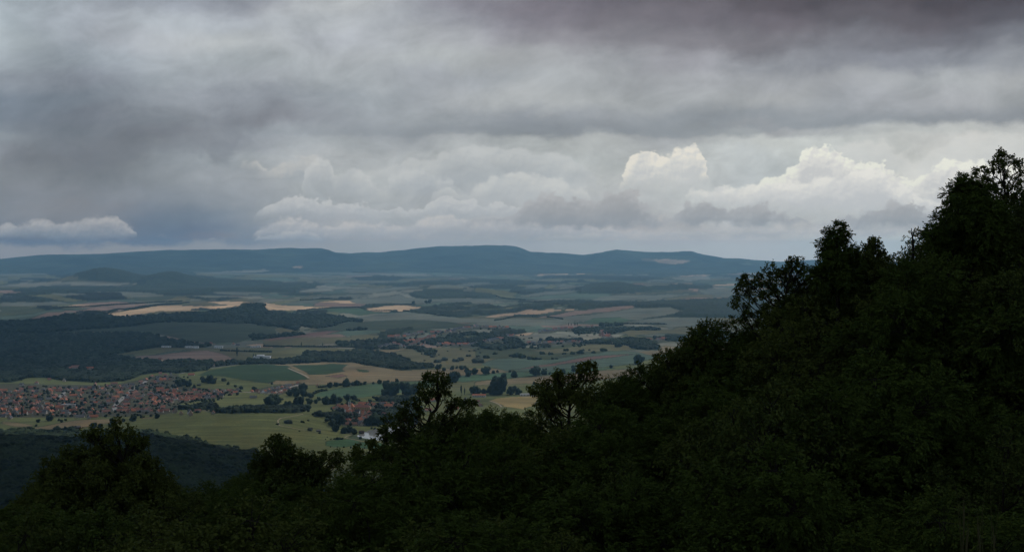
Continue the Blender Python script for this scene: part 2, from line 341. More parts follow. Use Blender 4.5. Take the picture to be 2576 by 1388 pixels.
# ------------------------------------------------------------------ land cover
C = dict(meadow=(.118, .130, .048), meadow2=(.128, .128, .058), dry=(.20, .155, .085), olive=(.125, .115, .058), crop=(.070, .118, .062), crop2=(.090, .125, .085),
         pale=(.140, .148, .110), pale2=(.20, .195, .145), wheat=(.56, .385, .225), tan=(.40, .28, .18), brown=(.225, .152, .112), red=(.165, .096, .078),
         scrub=(.062, .074, .036), village=(.072, .070, .042), lawn=(.055, .105, .045), vine=(.036, .064, .026), yellow=(.31, .235, .10), darkgreen=(.052, .064, .036), litterfloor=(.022, .018, .012), bank=(.065, .085, .042))
FIELDS = [
    # far plain
    ('4', 'pale2', [(0, 330), (150, 310), (400, 303), (900, 310), (980, 318), (850, 330), (300, 335), (0, 340)]),
    ('4', 'pale', [(330, 385), (600, 375), (830, 372), (1000, 380), (1150, 400), (900, 415), (850, 400), (700, 385), (420, 400)]),
    ('4', 'pale', [(1460, 378), (1900, 368), (2000, 378), (1700, 402), (1500, 388)]),
    ('4', 'pale2', [(2030, 370), (2220, 340), (2290, 362), (2100, 382)]),
    ('4', 'pale', [(1080, 370), (1450, 355), (1500, 367), (1200, 388)]),
    ('4', 'pale2', [(1320, 243), (1600, 230), (1820, 217), (1850, 232), (1500, 247)]),
    ('4', 'pale', [(2100, 300), (2400, 290), (2576, 300), (2576, 318), (2250, 320)]),
    ('4', 'pale', [(0, 250), (300, 245), (330, 255), (0, 266)]),
    ('4', 'pale', [(0, 440), (420, 445), (500, 460), (250, 470), (0, 475)]),
    ('4', 'brown', [(540, 455), (800, 440), (1000, 450), (700, 465)]),
    ('4', 'pale', [(2350, 365), (2576, 350), (2576, 380), (2420, 385)]),
    ('4', 'pale', [(2040, 410), (2450, 390), (2576, 400), (2300, 425), (2100, 420)]),
    ('4', 'pale2', [(1240, 435), (1330, 430), (1500, 425), (1480, 437), (1300, 442)]),
    ('5', 'pale', [(0, 350), (150, 330), (400, 318), (600, 310), (820, 290), (1000, 285), (950, 302), (600, 320), (300, 342), (100, 362)]),
    ('5', 'pale2', [(150, 240), (400, 225), (560, 245), (400, 252)]),
    ('5', 'crop2', [(250, 222), (800, 218), (860, 245), (570, 242)]),
    ('5', 'wheat', [(1110, 238), (1400, 232), (1700, 210), (1725, 214), (1500, 236), (1200, 241)]),
    ('5', 'pale2', [(2050, 265), (2120, 250), (2300, 238), (2325, 270), (2200, 284), (2120, 280)]),
    ('5', 'tan', [(2110, 249), (2280, 238), (2330, 245), (2150, 256)]),
    ('5', 'crop2', [(2240, 225), (2400, 225), (2450, 240), (2300, 238)]),
    ('5', 'pale', [(1620, 258), (1850, 265), (2120, 278), (2080, 290), (1800, 280)]),
    ('5', 'pale', [(1100, 330), (1160, 300), (1260, 293), (1290, 308), (1180, 335)]),
    ('5', 'pale', [(1040, 380), (1300, 345), (1480, 338), (1400, 362), (1150, 387)]),
    ('5', 'pale2', [(1270, 330), (1400, 320), (1510, 318), (1400, 330)]),
    ('5', 'pale', [(1570, 392), (1700, 370), (2280, 363), (2000, 396), (1900, 402)]),
    ('5', 'pale', [(380, 392), (330, 375), (150, 385), (0, 400), (0, 420), (400, 430), (700, 405), (1050, 410), (900, 395)]),
    ('5', 'crop2', [(420, 440), (620, 412), (760, 415), (560, 440)]),
    ('5', 'pale', [(550, 405), (700, 400), (950, 412), (800, 425)]),
    ('5', 'tan', [(2290, 306), (2480, 298), (2480, 304), (2350, 318)]),
    ('5', 'tan', [(1960, 142), (2060, 138), (2190, 152), (2130, 171), (1985, 170)]),
    ('5', 'dry', [(1870, 140), (1960, 140), (1970, 152), (1900, 148)]),
    ('4', 'tan', [(2000, 206), (2040, 192), (2085, 196), (2060, 209)]),
    ('5', 'crop2', [(2490, 166), (2560, 160), (2600, 170), (2540, 180)]),
    # middle distance, left
    ('1', 'pale', [(0, 30), (300, 22), (560, 18), (660, 34), (480, 46), (100, 60), (0, 60)]),
    ('1', 'crop2', [(0, 150), (150, 142), (350, 102), (600, 84), (950, 66), (820, 112), (500, 132), (280, 192), (0, 197)]),
    ('1', 'brown', [(200, 192), (450, 112), (720, 92), (850, 70), (1100, 40), (1480, 38), (1330, 60), (1150, 90), (980, 122), (850, 112), (640, 118), (380, 165)]),
    ('1', 'scrub', [(0, 62), (250, 60), (420, 90), (300, 130), (120, 148), (0, 146)]),
    ('1', 'wheat', [(990, 132), (1100, 108), (1250, 80), (1450, 55), (1560, 45), (1700, 50), (1950, 55), (2130, 48), (1900, 20), (2000, 12), (2250, 18), (2545, 30), (2545, 92), (2480, 95), (2420, 30), (2280, 32), (2200, 60), (2070, 80), (1800, 95), (1650, 108), (1480, 105), (1300, 130), (1160, 155), (1060, 147)]),
    ('1', 'darkgreen', [(430, 312), (900, 266), (1200, 246), (1400, 215), (1600, 202), (1900, 204), (2200, 214), (2545, 240), (2545, 335), (2350, 345), (2200, 382), (1950, 402), (1800, 380), (1600, 340), (1300, 285), (900, 292)]),
    ('1', 'olive', [(2080, 205), (2300, 178), (2450, 182), (2300, 205)]),
    ('1', 'olive', [(1000, 500), (1150, 470), (1350, 445), (1900, 440), (2545, 440), (2545, 560), (2300, 560), (2190, 550), (1900, 460), (1700, 470), (1400, 505)]),
    ('1', 'brown', [(1240, 520), (1500, 505), (1780, 475), (1920, 468), (2040, 495), (2190, 550), (2050, 560), (1700, 555), (1400, 542)]),
    ('1', 'meadow2', [(1240, 520), (1240, 470), (1400, 450), (1500, 470), (1450, 505)]),
    # centre
    ('2', 'wheat', [(120, 28), (300, 48), (600, 64), (850, 58), (700, 76), (480, 92), (430, 100), (165, 96)]),
    ('2', 'wheat', [(630, 22), (740, 2), (920, 0), (968, 28)]),
    ('2', 'brown', [(580, 55), (630, 22), (1000, 28), (1140, 45), (1020, 64), (760, 64)]),
    ('2', 'pale', [(930, 0), (1400, 0), (2300, 0), (2250, 25), (1700, 20), (1300, 40), (1150, 42), (1000, 26)]),
    ('2', 'crop', [(700, 80), (1000, 75), (1150, 108), (1350, 115), (1000, 140), (700, 100), (450, 112)]),
    ('2', 'wheat', [(1070, 80), (1250, 58), (1400, 52), (1630, 65), (1500, 90), (1380, 110), (1150, 106)]),
    ('2', 'pale', [(960, 160), (1250, 125), (1450, 108), (1700, 140), (1950, 165), (2300, 170), (2545, 180), (2545, 240), (2200, 215), (1900, 210), (1500, 185), (1100, 195)]),
    ('2', 'darkgreen', [(560, 290), (900, 210), (1150, 195), (1500, 185), (1900, 212), (2100, 235), (1800, 260), (1300, 270), (1000, 280), (800, 290)]),
    ('2', 'olive', [(640, 262), (450, 290), (560, 260), (600, 248)]),
    ('2', 'crop2', [(560, 300), (870, 285), (1190, 275), (1240, 300), (1100, 320), (860, 330), (700, 310)]),
    ('2', 'red', [(110, 365), (330, 330), (520, 305), (700, 288), (870, 286), (720, 315), (480, 345), (200, 377)]),
    ('2', 'brown', [(480, 348), (720, 316), (830, 318), (900, 335), (700, 360), (550, 365)]),
    ('2', 'olive', [(120, 380), (500, 350), (900, 340), (1250, 330), (1100, 370), (800, 395), (500, 425), (130, 420)]),
    ('2', 'meadow2', [(0, 447), (500, 440), (1080, 458), (900, 480), (500, 490), (430, 542), (0, 562)]),
    ('2', 'dry', [(1070, 460), (1500, 440), (1560, 480), (1440, 500), (1300, 488)]),
    ('2', 'olive', [(1300, 488), (1530, 445), (2000, 440), (2200, 470), (2545, 470), (2400, 520), (2150, 605), (1850, 640), (1700, 612), (1480, 590), (1430, 535)]),
    ('2', 'dry', [(0, 600), (700, 575), (950, 570), (1060, 598), (1200, 624), (1400, 648), (1700, 640), (2050, 630), (2545, 640), (2545, 665), (1960, 700), (1590, 742), (1300, 760), (900, 775), (480, 785), (0, 780)]),
    ('2', 'vine', [(0, 600), (340, 606), (470, 680), (560, 720), (420, 740), (0, 750)]),
    ('2', 'vine', [(370, 606), (760, 585), (900, 595), (850, 640), (880, 660), (700, 690), (560, 690), (480, 650)]),
    ('2', 'vine', [(980, 640), (1090, 650), (1080, 670), (1000, 665)]),
    ('1', 'vine', [(1840, 692), (2000, 640), (2250, 600), (2545, 595), (2545, 752), (2480, 772), (2250, 740), (2050, 705)]),
    ('2', 'red', [(700, 705), (850, 690), (900, 705), (800, 720)]),
    ('1', 'meadow', [(1620, 802), (1800, 790), (1900, 740), (2050, 725), (2300, 750), (2545, 780), (2545, 830), (2300, 835), (2000, 832), (1700, 832)]),
    ('2', 'crop', [(590, 885), (640, 850), (800, 820), (1000, 785), (1300, 765), (1590, 748), (1700, 740), (1700, 800), (1560, 830), (1250, 870), (1050, 900), (800, 905)]),
    ('2', 'meadow2', [(1840, 760), (2545, 715), (2545, 800), (2000, 830), (1840, 860)]),
    ('2', 'crop', [(1850, 740), (1960, 700), (2545, 662), (2545, 708), (2200, 730), (1960, 757)]),
    ('2', 'yellow', [(2215, 932), (2300, 905), (2545, 890), (2545, 1010), (2345, 985), (2325, 962)]),
    ('3', 'yellow', [(135, 935), (200, 912), (400, 895), (600, 885), (540, 975), (430, 1005), (270, 985), (255, 960)]),
    # right
    ('3', 'tan', [(50, 160), (200, 135), (380, 118), (500, 78), (620, 95), (655, 68), (830, 100), (600, 135), (400, 146), (200, 157)]),
    ('3', 'tan', [(830, 84), (1030, 84), (900, 98), (830, 102)]),
    ('3', 'brown', [(560, 160), (700, 140), (900, 105), (1440, 48), (1480, 78), (1250, 110), (1000, 130), (900, 150), (700, 165)]),
    ('3', 'pale', [(700, 165), (900, 150), (1250, 112), (1480, 78), (1800, 74), (1935, 100), (1810, 138), (1500, 180), (1000, 207), (750, 185)]),
    ('3', 'crop', [(1010, 206), (1100, 166), (1300, 158), (1460, 180), (1380, 205), (1150, 223)]),
    ('3', 'pale', [(1380, 207), (1500, 182), (1800, 155), (2220, 168), (2200, 215), (1800, 262), (1690, 230)]),
    ('3', 'olive', [(1350, 300), (1450, 268), (1700, 275), (2010, 260), (2010, 320), (1700, 310), (1450, 330)]),
    ('3', 'pale', [(0, 212), (400, 165), (850, 190), (1000, 212), (700, 238), (300, 242), (0, 235)]),
    ('3', 'scrub', [(0, 440), (400, 440), (700, 430), (1000, 410), (1250, 385), (1400, 410), (1520, 460), (1340, 470), (1000, 500), (700, 545), (350, 530), (160, 540), (0, 540)]),
    ('3', 'olive', [(500, 470), (900, 430), (1250, 385), (1400, 412), (1500, 455), (1300, 468), (1000, 480), (700, 500)]),
    ('3', 'crop2', [(60, 592), (200, 540), (350, 530), (700, 550), (900, 516), (1200, 480), (1350, 470), (1540, 485), (1800, 500), (1560, 560), (1480, 590), (1200, 620), (700, 650), (280, 660)]),
    ('3', 'red', [(300, 652), (640, 596), (900, 546), (1200, 512), (1500, 490), (1330, 520), (1050, 562), (700, 606)]),
    ('3', 'dry', [(1500, 480), (1700, 465), (1720, 430), (1850, 430), (1850, 500), (1600, 505)]),
    ('3', 'crop', [(0, 702), (300, 680), (900, 643), (1300, 625), (1200, 645), (700, 692), (0, 748)]),
    ('3', 'dry', [(0, 752), (400, 722), (740, 697), (1200, 655), (1500, 630), (1500, 700), (800, 770), (0, 780)]),
    # front
    ('1', 'dry', [(60, 1228), (350, 1176), (600, 1128), (750, 1105), (1000, 1096), (1190, 1108), (1000, 1142), (750, 1182), (480, 1237)]),
    ('1', 'dry', [(0, 1125), (200, 1140), (340, 1165), (200, 1178), (0, 1150)]),
    ('1', 'meadow', [(0, 1152), (200, 1178), (280, 1180), (60, 1228), (0, 1232)]),
    ('1', 'yellow', [(0, 1235), (300, 1238), (230, 1262), (0, 1268)]),
    ('1', 'meadow', [(230, 1100), (700, 1080), (850, 1095), (600, 1125), (250, 1130)]),
    ('1', 'dry', [(1300, 1085), (1430, 1078), (1420, 1090), (1310, 1095)]),
    ('c', 'lawn', [(0, 700), (60, 680), (200, 665), (330, 670), (450, 695), (380, 740), (250, 770), (100, 770), (0, 755)]),
    ('c', 'lawn', [(470, 700), (700, 705), (800, 760), (640, 790), (480, 780), (360, 750)]),
    ('c', 'bank', [(330, 620), (420, 595), (460, 640), (600, 690), (460, 680), (300, 650)]),
]
WOODS = [  # name of the wood, polygon, label
    ('P', [(-300, 1085), (-10, 1088), (60, 1084), (160, 1090), (340, 1085), (380, 1090), (470, 1104), (540, 1124), (600, 1135), (645, 1148), (700, 1175), (800, 1220), (950, 1300), (950, 1420), (-300, 1420)], 'near', 'dense dark oak wood covering the low spur behind the left oak'),
    ('1', [(0, 292), (430, 312), (900, 290), (1300, 290), (1600, 345), (1800, 390), (1960, 402), (1900, 422), (1500, 424), (1350, 442), (1150, 470), (1000, 500), (1240, 522), (1480, 562), (1700, 592), (1930, 600), (1930, 655), (1640, 682), (1500, 668), (1300, 700), (1150, 745), (850, 762), (600, 742), (450, 722), (250, 722), (100, 762), (-1300, 742), (-1300, 292)], 'mid', 'broad dark forest on the slope above the red-roofed village'),
    ('1', [(-1300, 205), (180, 200), (380, 170), (620, 122), (850, 125), (980, 135), (1150, 158), (1300, 135), (1600, 110), (1850, 108), (2100, 75), (2200, 60), (2290, 30), (2420, 28), (2490, 95), (2545, 120), (2545, 242), (2400, 230), (2320, 215), (2120, 200), (1900, 205), (1600, 202), (1400, 215), (1200, 246), (900, 266), (430, 312), (0, 295), (-1300, 295)], 'mid', 'long dark wood along the low hill below the pale wheat field'),
    ('2', [(100, 120), (330, 120), (600, 118), (850, 140), (980, 172), (1060, 190), (900, 200), (760, 240), (640, 265), (520, 250), (460, 240), (440, 288), (300, 255), (100, 212), (0, 195), (0, 120)], 'mid', 'square-edged conifer wood right of the wooded hump'),
    ('2', [(430, 522), (520, 472), (800, 480), (1100, 468), (1300, 490), (1430, 540), (1480, 590), (1700, 610), (1690, 632), (1400, 646), (1200, 620), (1030, 592), (950, 560), (750, 570), (600, 580), (300, 592), (0, 592), (0, 562), (300, 545)], 'mid', 'curved wood lying between the two olive pastures'),
    ('1', [(1480, 558), (1700, 545), (2050, 562), (2250, 560), (2545, 560), (2545, 592), (2260, 595), (1930, 625), (1700, 600)], 'mid', 'narrow belt of trees beside the country road'),
    ('3', [(1440, 45), (1600, 18), (2400, -10), (2700, 0), (2700, 170), (2200, 165), (1980, 155), (1812, 152), (1932, 100), (1800, 72), (1480, 76)], 'far', 'blue-dark wood running behind the big oak on the slope'),
    ('3', [(560, 352), (900, 345), (1060, 370), (1260, 385), (1450, 395), (1600, 400), (1700, 430), (1712, 456), (1600, 466), (1500, 456), (1400, 420), (1250, 410), (1100, 396), (900, 382)], 'mid', 'wood tongue ending in a round point above the striped red field'),
    ('3', [(1200, 216), (1400, 225), (1700, 245), (1702, 268), (1400, 266), (1350, 300), (1250, 322), (1100, 305), (960, 320), (900, 290), (920, 250)], 'mid', 'wood behind the hillside end of the far village'),
    ('3', [(1270, 375), (1500, 330), (1800, 330), (2000, 350), (2000, 380), (1600, 402), (1400, 392)], 'mid', 'trees around the last houses left of the near slope'),
    ('2', [(780, 392), (900, 370), (1200, 350), (1300, 360), (1450, 350), (1450, 400), (1500, 432), (1560, 440), (1700, 470), (1722, 520), (1600, 500), (1500, 450), (1100, 462), (1000, 442), (850, 430)], 'mid', 'ragged grove in front of the far village'),
    ('2', [(1580, 392), (1800, 322), (2000, 290), (2200, 300), (2450, 340), (2560, 420), (2350, 470), (2150, 452), (2100, 420), (1850, 425), (1700, 422)], 'mid', 'wooded hollow enclosed by the far village'),
    ('2', [(0, 330), (200, 320), (420, 290), (560, 300), (330, 328), (110, 362), (0, 372)], 'mid', 'dark wood strip left of the red ploughed field'),
    ('2', [(800, 285), (1000, 255), (1180, 260), (1190, 272), (950, 285)], 'mid', 'small dark wood above the green strip field'),
    ('4', [(440, 246), (600, 204), (800, 176), (920, 194), (1010, 212), (1110, 182), (1220, 203), (1360, 254), (1500, 280), (1700, 288), (2200, 313), (2240, 325), (1960, 372), (1500, 376), (1300, 382), (1080, 390), (900, 372), (600, 377), (300, 387), (90, 372), (100, 350), (250, 335), (600, 330), (850, 340), (1000, 320), (700, 302), (540, 272)], 'far', 'forest over the two dark rounded hills below the ridge'),
    ('4', [(420, 400), (540, 390), (690, 380), (820, 380), (890, 422), (600, 437), (430, 412)], 'far', 'isolated dark wood in the pale fields'),
    ('4', [(0, 405), (200, 400), (330, 425), (100, 445), (0, 440)], 'far', 'low wood at the end of the pale plain'),
    ('5', [(370, 367), (420, 345), (500, 332), (700, 330), (900, 355), (955, 380), (900, 391), (600, 392), (430, 390)], 'far', 'oval dark wood on a low rise in the middle of the plain'),
    ('5', [(1460, 357), (1510, 305), (1600, 286), (1750, 291), (1900, 310), (2200, 300), (2420, 308), (2300, 327), (1950, 342), (1700, 362)], 'far', 'wood on the steep little hill with pale cliffs'),
    ('5', [(350, 477), (520, 440), (700, 420), (850, 430), (1000, 440), (1200, 418), (1450, 398), (1820, 408), (1900, 400), (1810, 440), (1500, 462), (1350, 450), (1150, 462), (900, 502), (700, 514)], 'far', 'scrubby wood on the broken slope above the tan field'),
    ('5', [(0, 195), (700, 200), (1300, 215), (1900, 205), (2500, 190), (2500, 232), (2100, 245), (1500, 232), (900, 238), (300, 218), (0, 225)], 'far', 'strip of far forest at the foot of the ridge'),
    ('5', [(100, 300), (500, 278), (850, 262), (1300, 285), (1500, 270), (1560, 290), (1200, 300), (900, 325), (700, 322), (1000, 300), (820, 288), (300, 318)], 'far', 'dark belt of woods across the far plain'),
    ('5', [(1100, 258), (1600, 240), (2040, 262), (1900, 280), (1500, 268)], 'far', 'far wood between the pale strips under the ridge'),
    ('c', [(0, 300), (120, 285), (260, 300), (420, 330), (440, 390), (300, 380), (240, 470), (120, 480), (60, 420), (0, 380), (-150, 320), (-120, 290)], 'mid', 'bushy wood on the bank below the church'),
    ('c', [(560, 250), (800, 260), (960, 230), (1200, 200), (1200, 420), (800, 420), (760, 350), (640, 330)], 'mid', 'thicket of big trees right of the manor house'),
    ('7', [(420, 640), (480, 580), (900, 560), (1000, 640), (1500, 610), (1700, 600), (2300, 600), (2300, 690), (2200, 740), (1500, 735), (900, 750), (700, 690)], 'mid', 'belt of creek trees behind the long meadow hill'),
    ('c', [(560, 130), (760, 95), (1000, 100), (1180, 90), (1180, 170), (900, 190), (640, 175), (400, 180), (380, 160)], 'mid', 'dark trees between the green field and the church village'),
]
HEDGES = [  # zone, polyline, label
    ('1', [(800, 118), (1060, 92), (1330, 60), (1500, 40), (1750, 25)], 'hedgerow between the brown field and the pale wheat field'),
    ('2', [(440, 98), (620, 82), (830, 72), (1000, 66), (1060, 78)], 'hedgerow along the lower edge of the central wheat field'),
    ('2', [(1120, 100), (1240, 100), (1350, 100)], 'short clipped tree row inside the small wheat field'),
    ('2', [(1420, 100), (1560, 112), (1700, 132), (1850, 155)], 'tree row bordering the broken scrub slope'),
    ('2', [(1140, 45), (1300, 42), (1500, 40)], 'hedgerow above the small wheat field'),
    ('2', [(640, 812), (760, 795), (880, 785)], 'dense hedgerow at the corner of the dark green field'),
    ('2', [(130, 430), (400, 432), (700, 436), (1000, 440)], 'line of roadside bushes beyond the olive pasture'),
    ('1', [(2040, 470), (2200, 475), (2380, 480), (2500, 482)], 'row of orchard trees beyond the brown field'),
    ('2', [(0, 475), (100, 480), (190, 482)], 'row of round trees left of the olive pasture'),
    ('1', [(430, 1225), (560, 1210), (700, 1190)], 'bushy hedgerow at the edge of the tan stubble field'),
    ('1', [(0, 1262), (250, 1255), (420, 1245), (600, 1235)], 'hedgerow above the dark wood on the spur'),
    ('3', [(180, 190), (320, 165), (420, 150), (560, 158)], 'hedgerow under the tan hillside field'),
    ('3', [(670, 158), (740, 165), (810, 178)], 'short dark hedgerow by the radio mast'),
    ('3', [(1360, 220), (1550, 222), (1770, 224)], 'thin hedgerow across the pale field left of the oak'),
    ('2', [(590, 870), (640, 845), (700, 838)], 'hedge corner at the tip of the dark green field'),
    ('4', [(740, 520), (870, 500), (1050, 470), (1250, 455)], 'hedgerow climbing past the wheat field'),
    ('4', [(420, 480), (700, 468), (900, 455), (1250, 438)], 'long dark hedgerow across the pale plain'),
    ('5', [(100, 435), (260, 432), (420, 430)], 'hedgerow beside three lone trees on the plain'),
    ('5', [(930, 372), (1000, 392), (1130, 402)], 'hedgerow curving right of the oval wood'),
    ('4', [(2060, 430), (2250, 425), (2400, 415)], 'hedgerow under the reddish triangle field'),
]

# ------------------------------------------------------------------ the ground sheet
base_r = np.geomspace(1200, 18500, 4000)
base_py = HZ - np.interp(base_r, BR, BZ) / base_r * F
rows_mid = np.interp(np.arange(1330, 685, -1.0), base_py[::-1], base_r[::-1])
RR = np.unique(np.round(np.concatenate([np.linspace(.6, 64, 54), np.geomspace(68, 1180, 40), rows_mid, np.linspace(17300, 22200, 75), np.linspace(22600, 30000, 12)]), 2))
fine = np.arctan((np.arange(-330, 2906, 3.0) - 1288) / F)
coarse = np.linspace(fine[-1], fine[0] + 2 * math.pi, 46)[1:-1]
AZ = np.concatenate([fine, coarse])
NR, NA = len(RR), len(AZ)
gx = (RR[:, None] * np.sin(AZ)[None, :]); gy = (RR[:, None] * np.cos(AZ)[None, :])
gz = H(gx, gy)
PX, PY = project(gx, gy, gz)
front = gy > 0
jx = PX + 5.0 * wnoise(waves(8, 40, 300, 77), gx * np.minimum(1, 3000 / RR[:, None]), gy * .2) * .5
jy = PY + 1.1 * wnoise(waves(8, 30, 200, 78), gx * np.minimum(1, 3000 / RR[:, None]), gy * .2)

cov = np.zeros((NR, NA, 3)); cov[:] = C['meadow']
wid = np.full((NR, NA), -1, int)
# patchwork of unnamed fields on the far plain
fr = np.random.default_rng(41)
ns = 900
su = fr.uniform(-.5, .5, ns); sq = fr.uniform(0, 1, ns)
sD = 4300 * (19500 / 4300) ** sq
pal = [C['pale'], C['pale2'], C['crop2'], C['olive'], C['meadow2'], C['brown'], C['tan'], C['darkgreen'], None, None, None]
pw = np.array([.19, .10, .13, .12, .12, .06, .03, .07, .06, .06, .06]); pw /= pw.sum()
pick = fr.choice(len(pal), ns, p=pw)
far_mask = (RR > 4300)[:, None] & front & (np.abs(AZ) < .55)[None, :] & (gz < -120)
idx = np.nonzero(far_mask.ravel())[0]
fx = (gx / np.maximum(gy, 1)).ravel()[idx]; fl = np.log(RR / 4300)[:, None].repeat(NA, 1).ravel()[idx] / math.log(19500 / 4300)
wob = wnoise(waves(10, .03, .3, 5), fx, fl) * .012
best = np.empty(len(idx), int)
for a in range(0, len(idx), 40000):
    b = slice(a, a + 40000)
    d = ((fx[b] + wob[b])[:, None] - su[None, :]) ** 2 * (1.0) + ((fl[b] - wob[b] * 1.6)[:, None] - sq[None, :]) ** 2 * 1.5
    best[b] = d.argmin(1)
cf = cov.reshape(-1, 3); wf = wid.ravel()
pk = pick[best]
for i, c in enumerate(pal):
    s = idx[pk == i]
    if c is None:
        wf[s] = 900
    else:
        cf[s] = c
cf[idx] *= (.85 + .3 * fr.random(ns))[best][:, None]
ridge_mask = (((RR > 17600)[:, None] & (RR < 27000)[:, None]) & (gz > -212 + 12 * wnoise(W_RIDGE, gx, gy)))
wid[ridge_mask] = -2
rn = np.clip(.5 + .5 * wnoise(waves(16, 300, 2600, 55), gx, gy), 0, 1.3)
cov[ridge_mask] = (np.array([[.014, .022, .012]]) * (1 - rn[..., None]) + np.array([[.045, .062, .034]]) * rn[..., None])[ridge_mask]
for k, name, pts in FIELDS:
    m = in_poly(jx, jy, zp(k, pts)) & front & (RR > 1150)[:, None]
    cov[m] = C[name]; wid[m] = -1
gap_n = wnoise(waves(14, 60, 420, 91), gx, gy); gap_n2 = wnoise(waves(8, 100, 500, 92), gx, gy)
for i, (k, pts, kind, lab) in enumerate(WOODS):
    wp = zp(k, pts); my = wp[:, 1].mean()
    if kind == 'mid': wp[wp[:, 1] < my, 1] += 10 if k in 'c7' else 4
    m = in_poly(jx, jy, wp) & front & (RR > 1150)[:, None]
    if any(q in lab for q in ('ragged grove', 'hollow', 'last houses', 'scrubby', 'hillside end', 'creek')):
        holes = m & (gap_n < -.42)
        cov[holes & (gap_n2 > 0)] = C['scrub']; cov[holes & (gap_n2 <= 0)] = C['olive']
        m &= ~holes
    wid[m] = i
# open strips along the rows of houses
for k, (x0, y0), (x1, y1) in [('2', (1290, 344), (1420, 340)), ('2', (1440, 328), (1600, 303)), ('2', (1190, 442), (1300, 412)), ('2', (1340, 407), (1430, 434)), ('2', (1430, 388), (1560, 368)), ('2', (1480, 420), (1640, 350)), ('2', (1640, 348), (1720, 332)),
                              ('2', (1690, 303), (1900, 290)), ('2', (1900, 275), (2100, 248)), ('2', (2110, 248), (2380, 260)), ('2', (1740, 410), (2100, 412)), ('2', (2160, 388), (2330, 360)), ('2', (2390, 334), (2440, 334)), ('3', (600, 293), (730, 284)), ('3', (740, 272), (890, 266)),
                              ('3', (1165, 310), (1250, 343)), ('3', (500, 402), (1000, 393)), ('3', (1610, 374), (1770, 364)), ('1', (620, 632), (720, 636)), ('1', (800, 642), (870, 642))]:
    (ax, ay), (bx, by) = zp(k, [(x0, y0), (x1, y1)])
    t = np.clip((jx - ax) / (bx - ax + 1e-6), 0, 1); dy_ = jy - (ay + (by - ay) * t); dx_ = np.abs(jx - (ax + (bx - ax) * t))
    m = front & (dx_ < 4) & (dy_ > -2.5) & (dy_ < 5.5) & (RR > 3500)[:, None]
    wid[m] = -1; cov[m] = C['village']
# ground of the two villages
for k, pts in (('1', [(-900, 775), (500, 780), (1000, 790), (1300, 730), (1640, 690), (1700, 800), (2050, 835), (2060, 900), (1650, 960), (1640, 1040), (1480, 1060), (600, 1085), (-900, 1085)]),
               ('c', [(60, 260), (150, 220), (560, 190), (900, 200), (1180, 180), (1180, 300), (860, 420), (700, 480), (500, 500), (230, 500), (230, 400), (260, 330)]),
               ('7', [(1480, 400), (1760, 360), (2250, 290), (2260, 330), (2180, 400), (1960, 470), (1560, 450)])):
    m = in_poly(jx, jy, zp(k, pts)) & front & (RR > 1150)[:, None]
    cov[m & (wid < 0)] = C['village']
m = (RR < 1150)[:, None] & np.ones((1, NA), bool)
cov[m] = C['litterfloor']
isw = wid >= 0
# unmown margins, ditches and bushes between neighbouring fields
edge = np.zeros((NR, NA), bool)
df = np.abs(np.diff(cov, axis=0)).sum(-1) > .035; edge[1:] |= df
df2 = np.abs(np.diff(cov, axis=1)).sum(-1) > .035; edge[:, 1:] |= df2
edge &= (RR > 2300)[:, None] & (RR < 17000)[:, None] & front & ~isw
en = wnoise(waves(10, 150, 1500, 66), gx, gy)
cov[edge & (en > -.5)] = cov[edge & (en > -.5)] * .25 + np.array([.03, .042, .02]) * .75
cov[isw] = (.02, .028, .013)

m, nt, b = new_mat('land_cover')
at = nt.nodes.new('ShaderNodeAttribute'); at.attribute_name = 'cover'
tc = nt.nodes.new('ShaderNodeTexCoord')
mp = nt.nodes.new('ShaderNodeMapping'); mp.inputs['Scale'].default_value = (1, .55, 1)
nt.links.new(tc.outputs['Object'], mp.inputs['Vector'])
fac = None
for s, d, lo, hi in ((.0045, 5, .70, 1.30), (.03, 4, .66, 1.34), (.22, 3, .85, 1.15)):
    n = nt.nodes.new('ShaderNodeTexNoise'); n.inputs['Scale'].default_value = s; n.inputs['Detail'].default_value = d; n.inputs['Roughness'].default_value = .6
    nt.links.new(mp.outputs['Vector'], n.inputs['Vector'])
    mr = nt.nodes.new('ShaderNodeMapRange'); mr.inputs['From Min'].default_value = .3; mr.inputs['From Max'].default_value = .7
    mr.inputs['To Min'].default_value = lo; mr.inputs['To Max'].default_value = hi
    nt.links.new(n.outputs['Fac'], mr.inputs['Value'])
    if s == .03:
        mp2 = nt.nodes.new('ShaderNodeMapping'); mp2.inputs['Scale'].default_value = (.22, 2.2, 1); mp2.inputs['Rotation'].default_value = (0, 0, .42)
        nt.links.new(tc.outputs['Object'], mp2.inputs['Vector']); nt.links.new(mp2.outputs['Vector'], n.inputs['Vector'])
    if fac is None: fac = mr.outputs['Result']
    else:
        q = nt.nodes.new('ShaderNodeMath'); q.operation = 'MULTIPLY'; nt.links.new(fac, q.inputs[0]); nt.links.new(mr.outputs['Result'], q.inputs[1]); fac = q.outputs[0]
mx = nt.nodes.new('ShaderNodeMix'); mx.data_type = 'RGBA'; mx.blend_type = 'MULTIPLY'; mx.inputs['Factor'].default_value = 1
nt.links.new(at.outputs['Color'], mx.inputs[6]); nt.links.new(fac, mx.inputs[7])
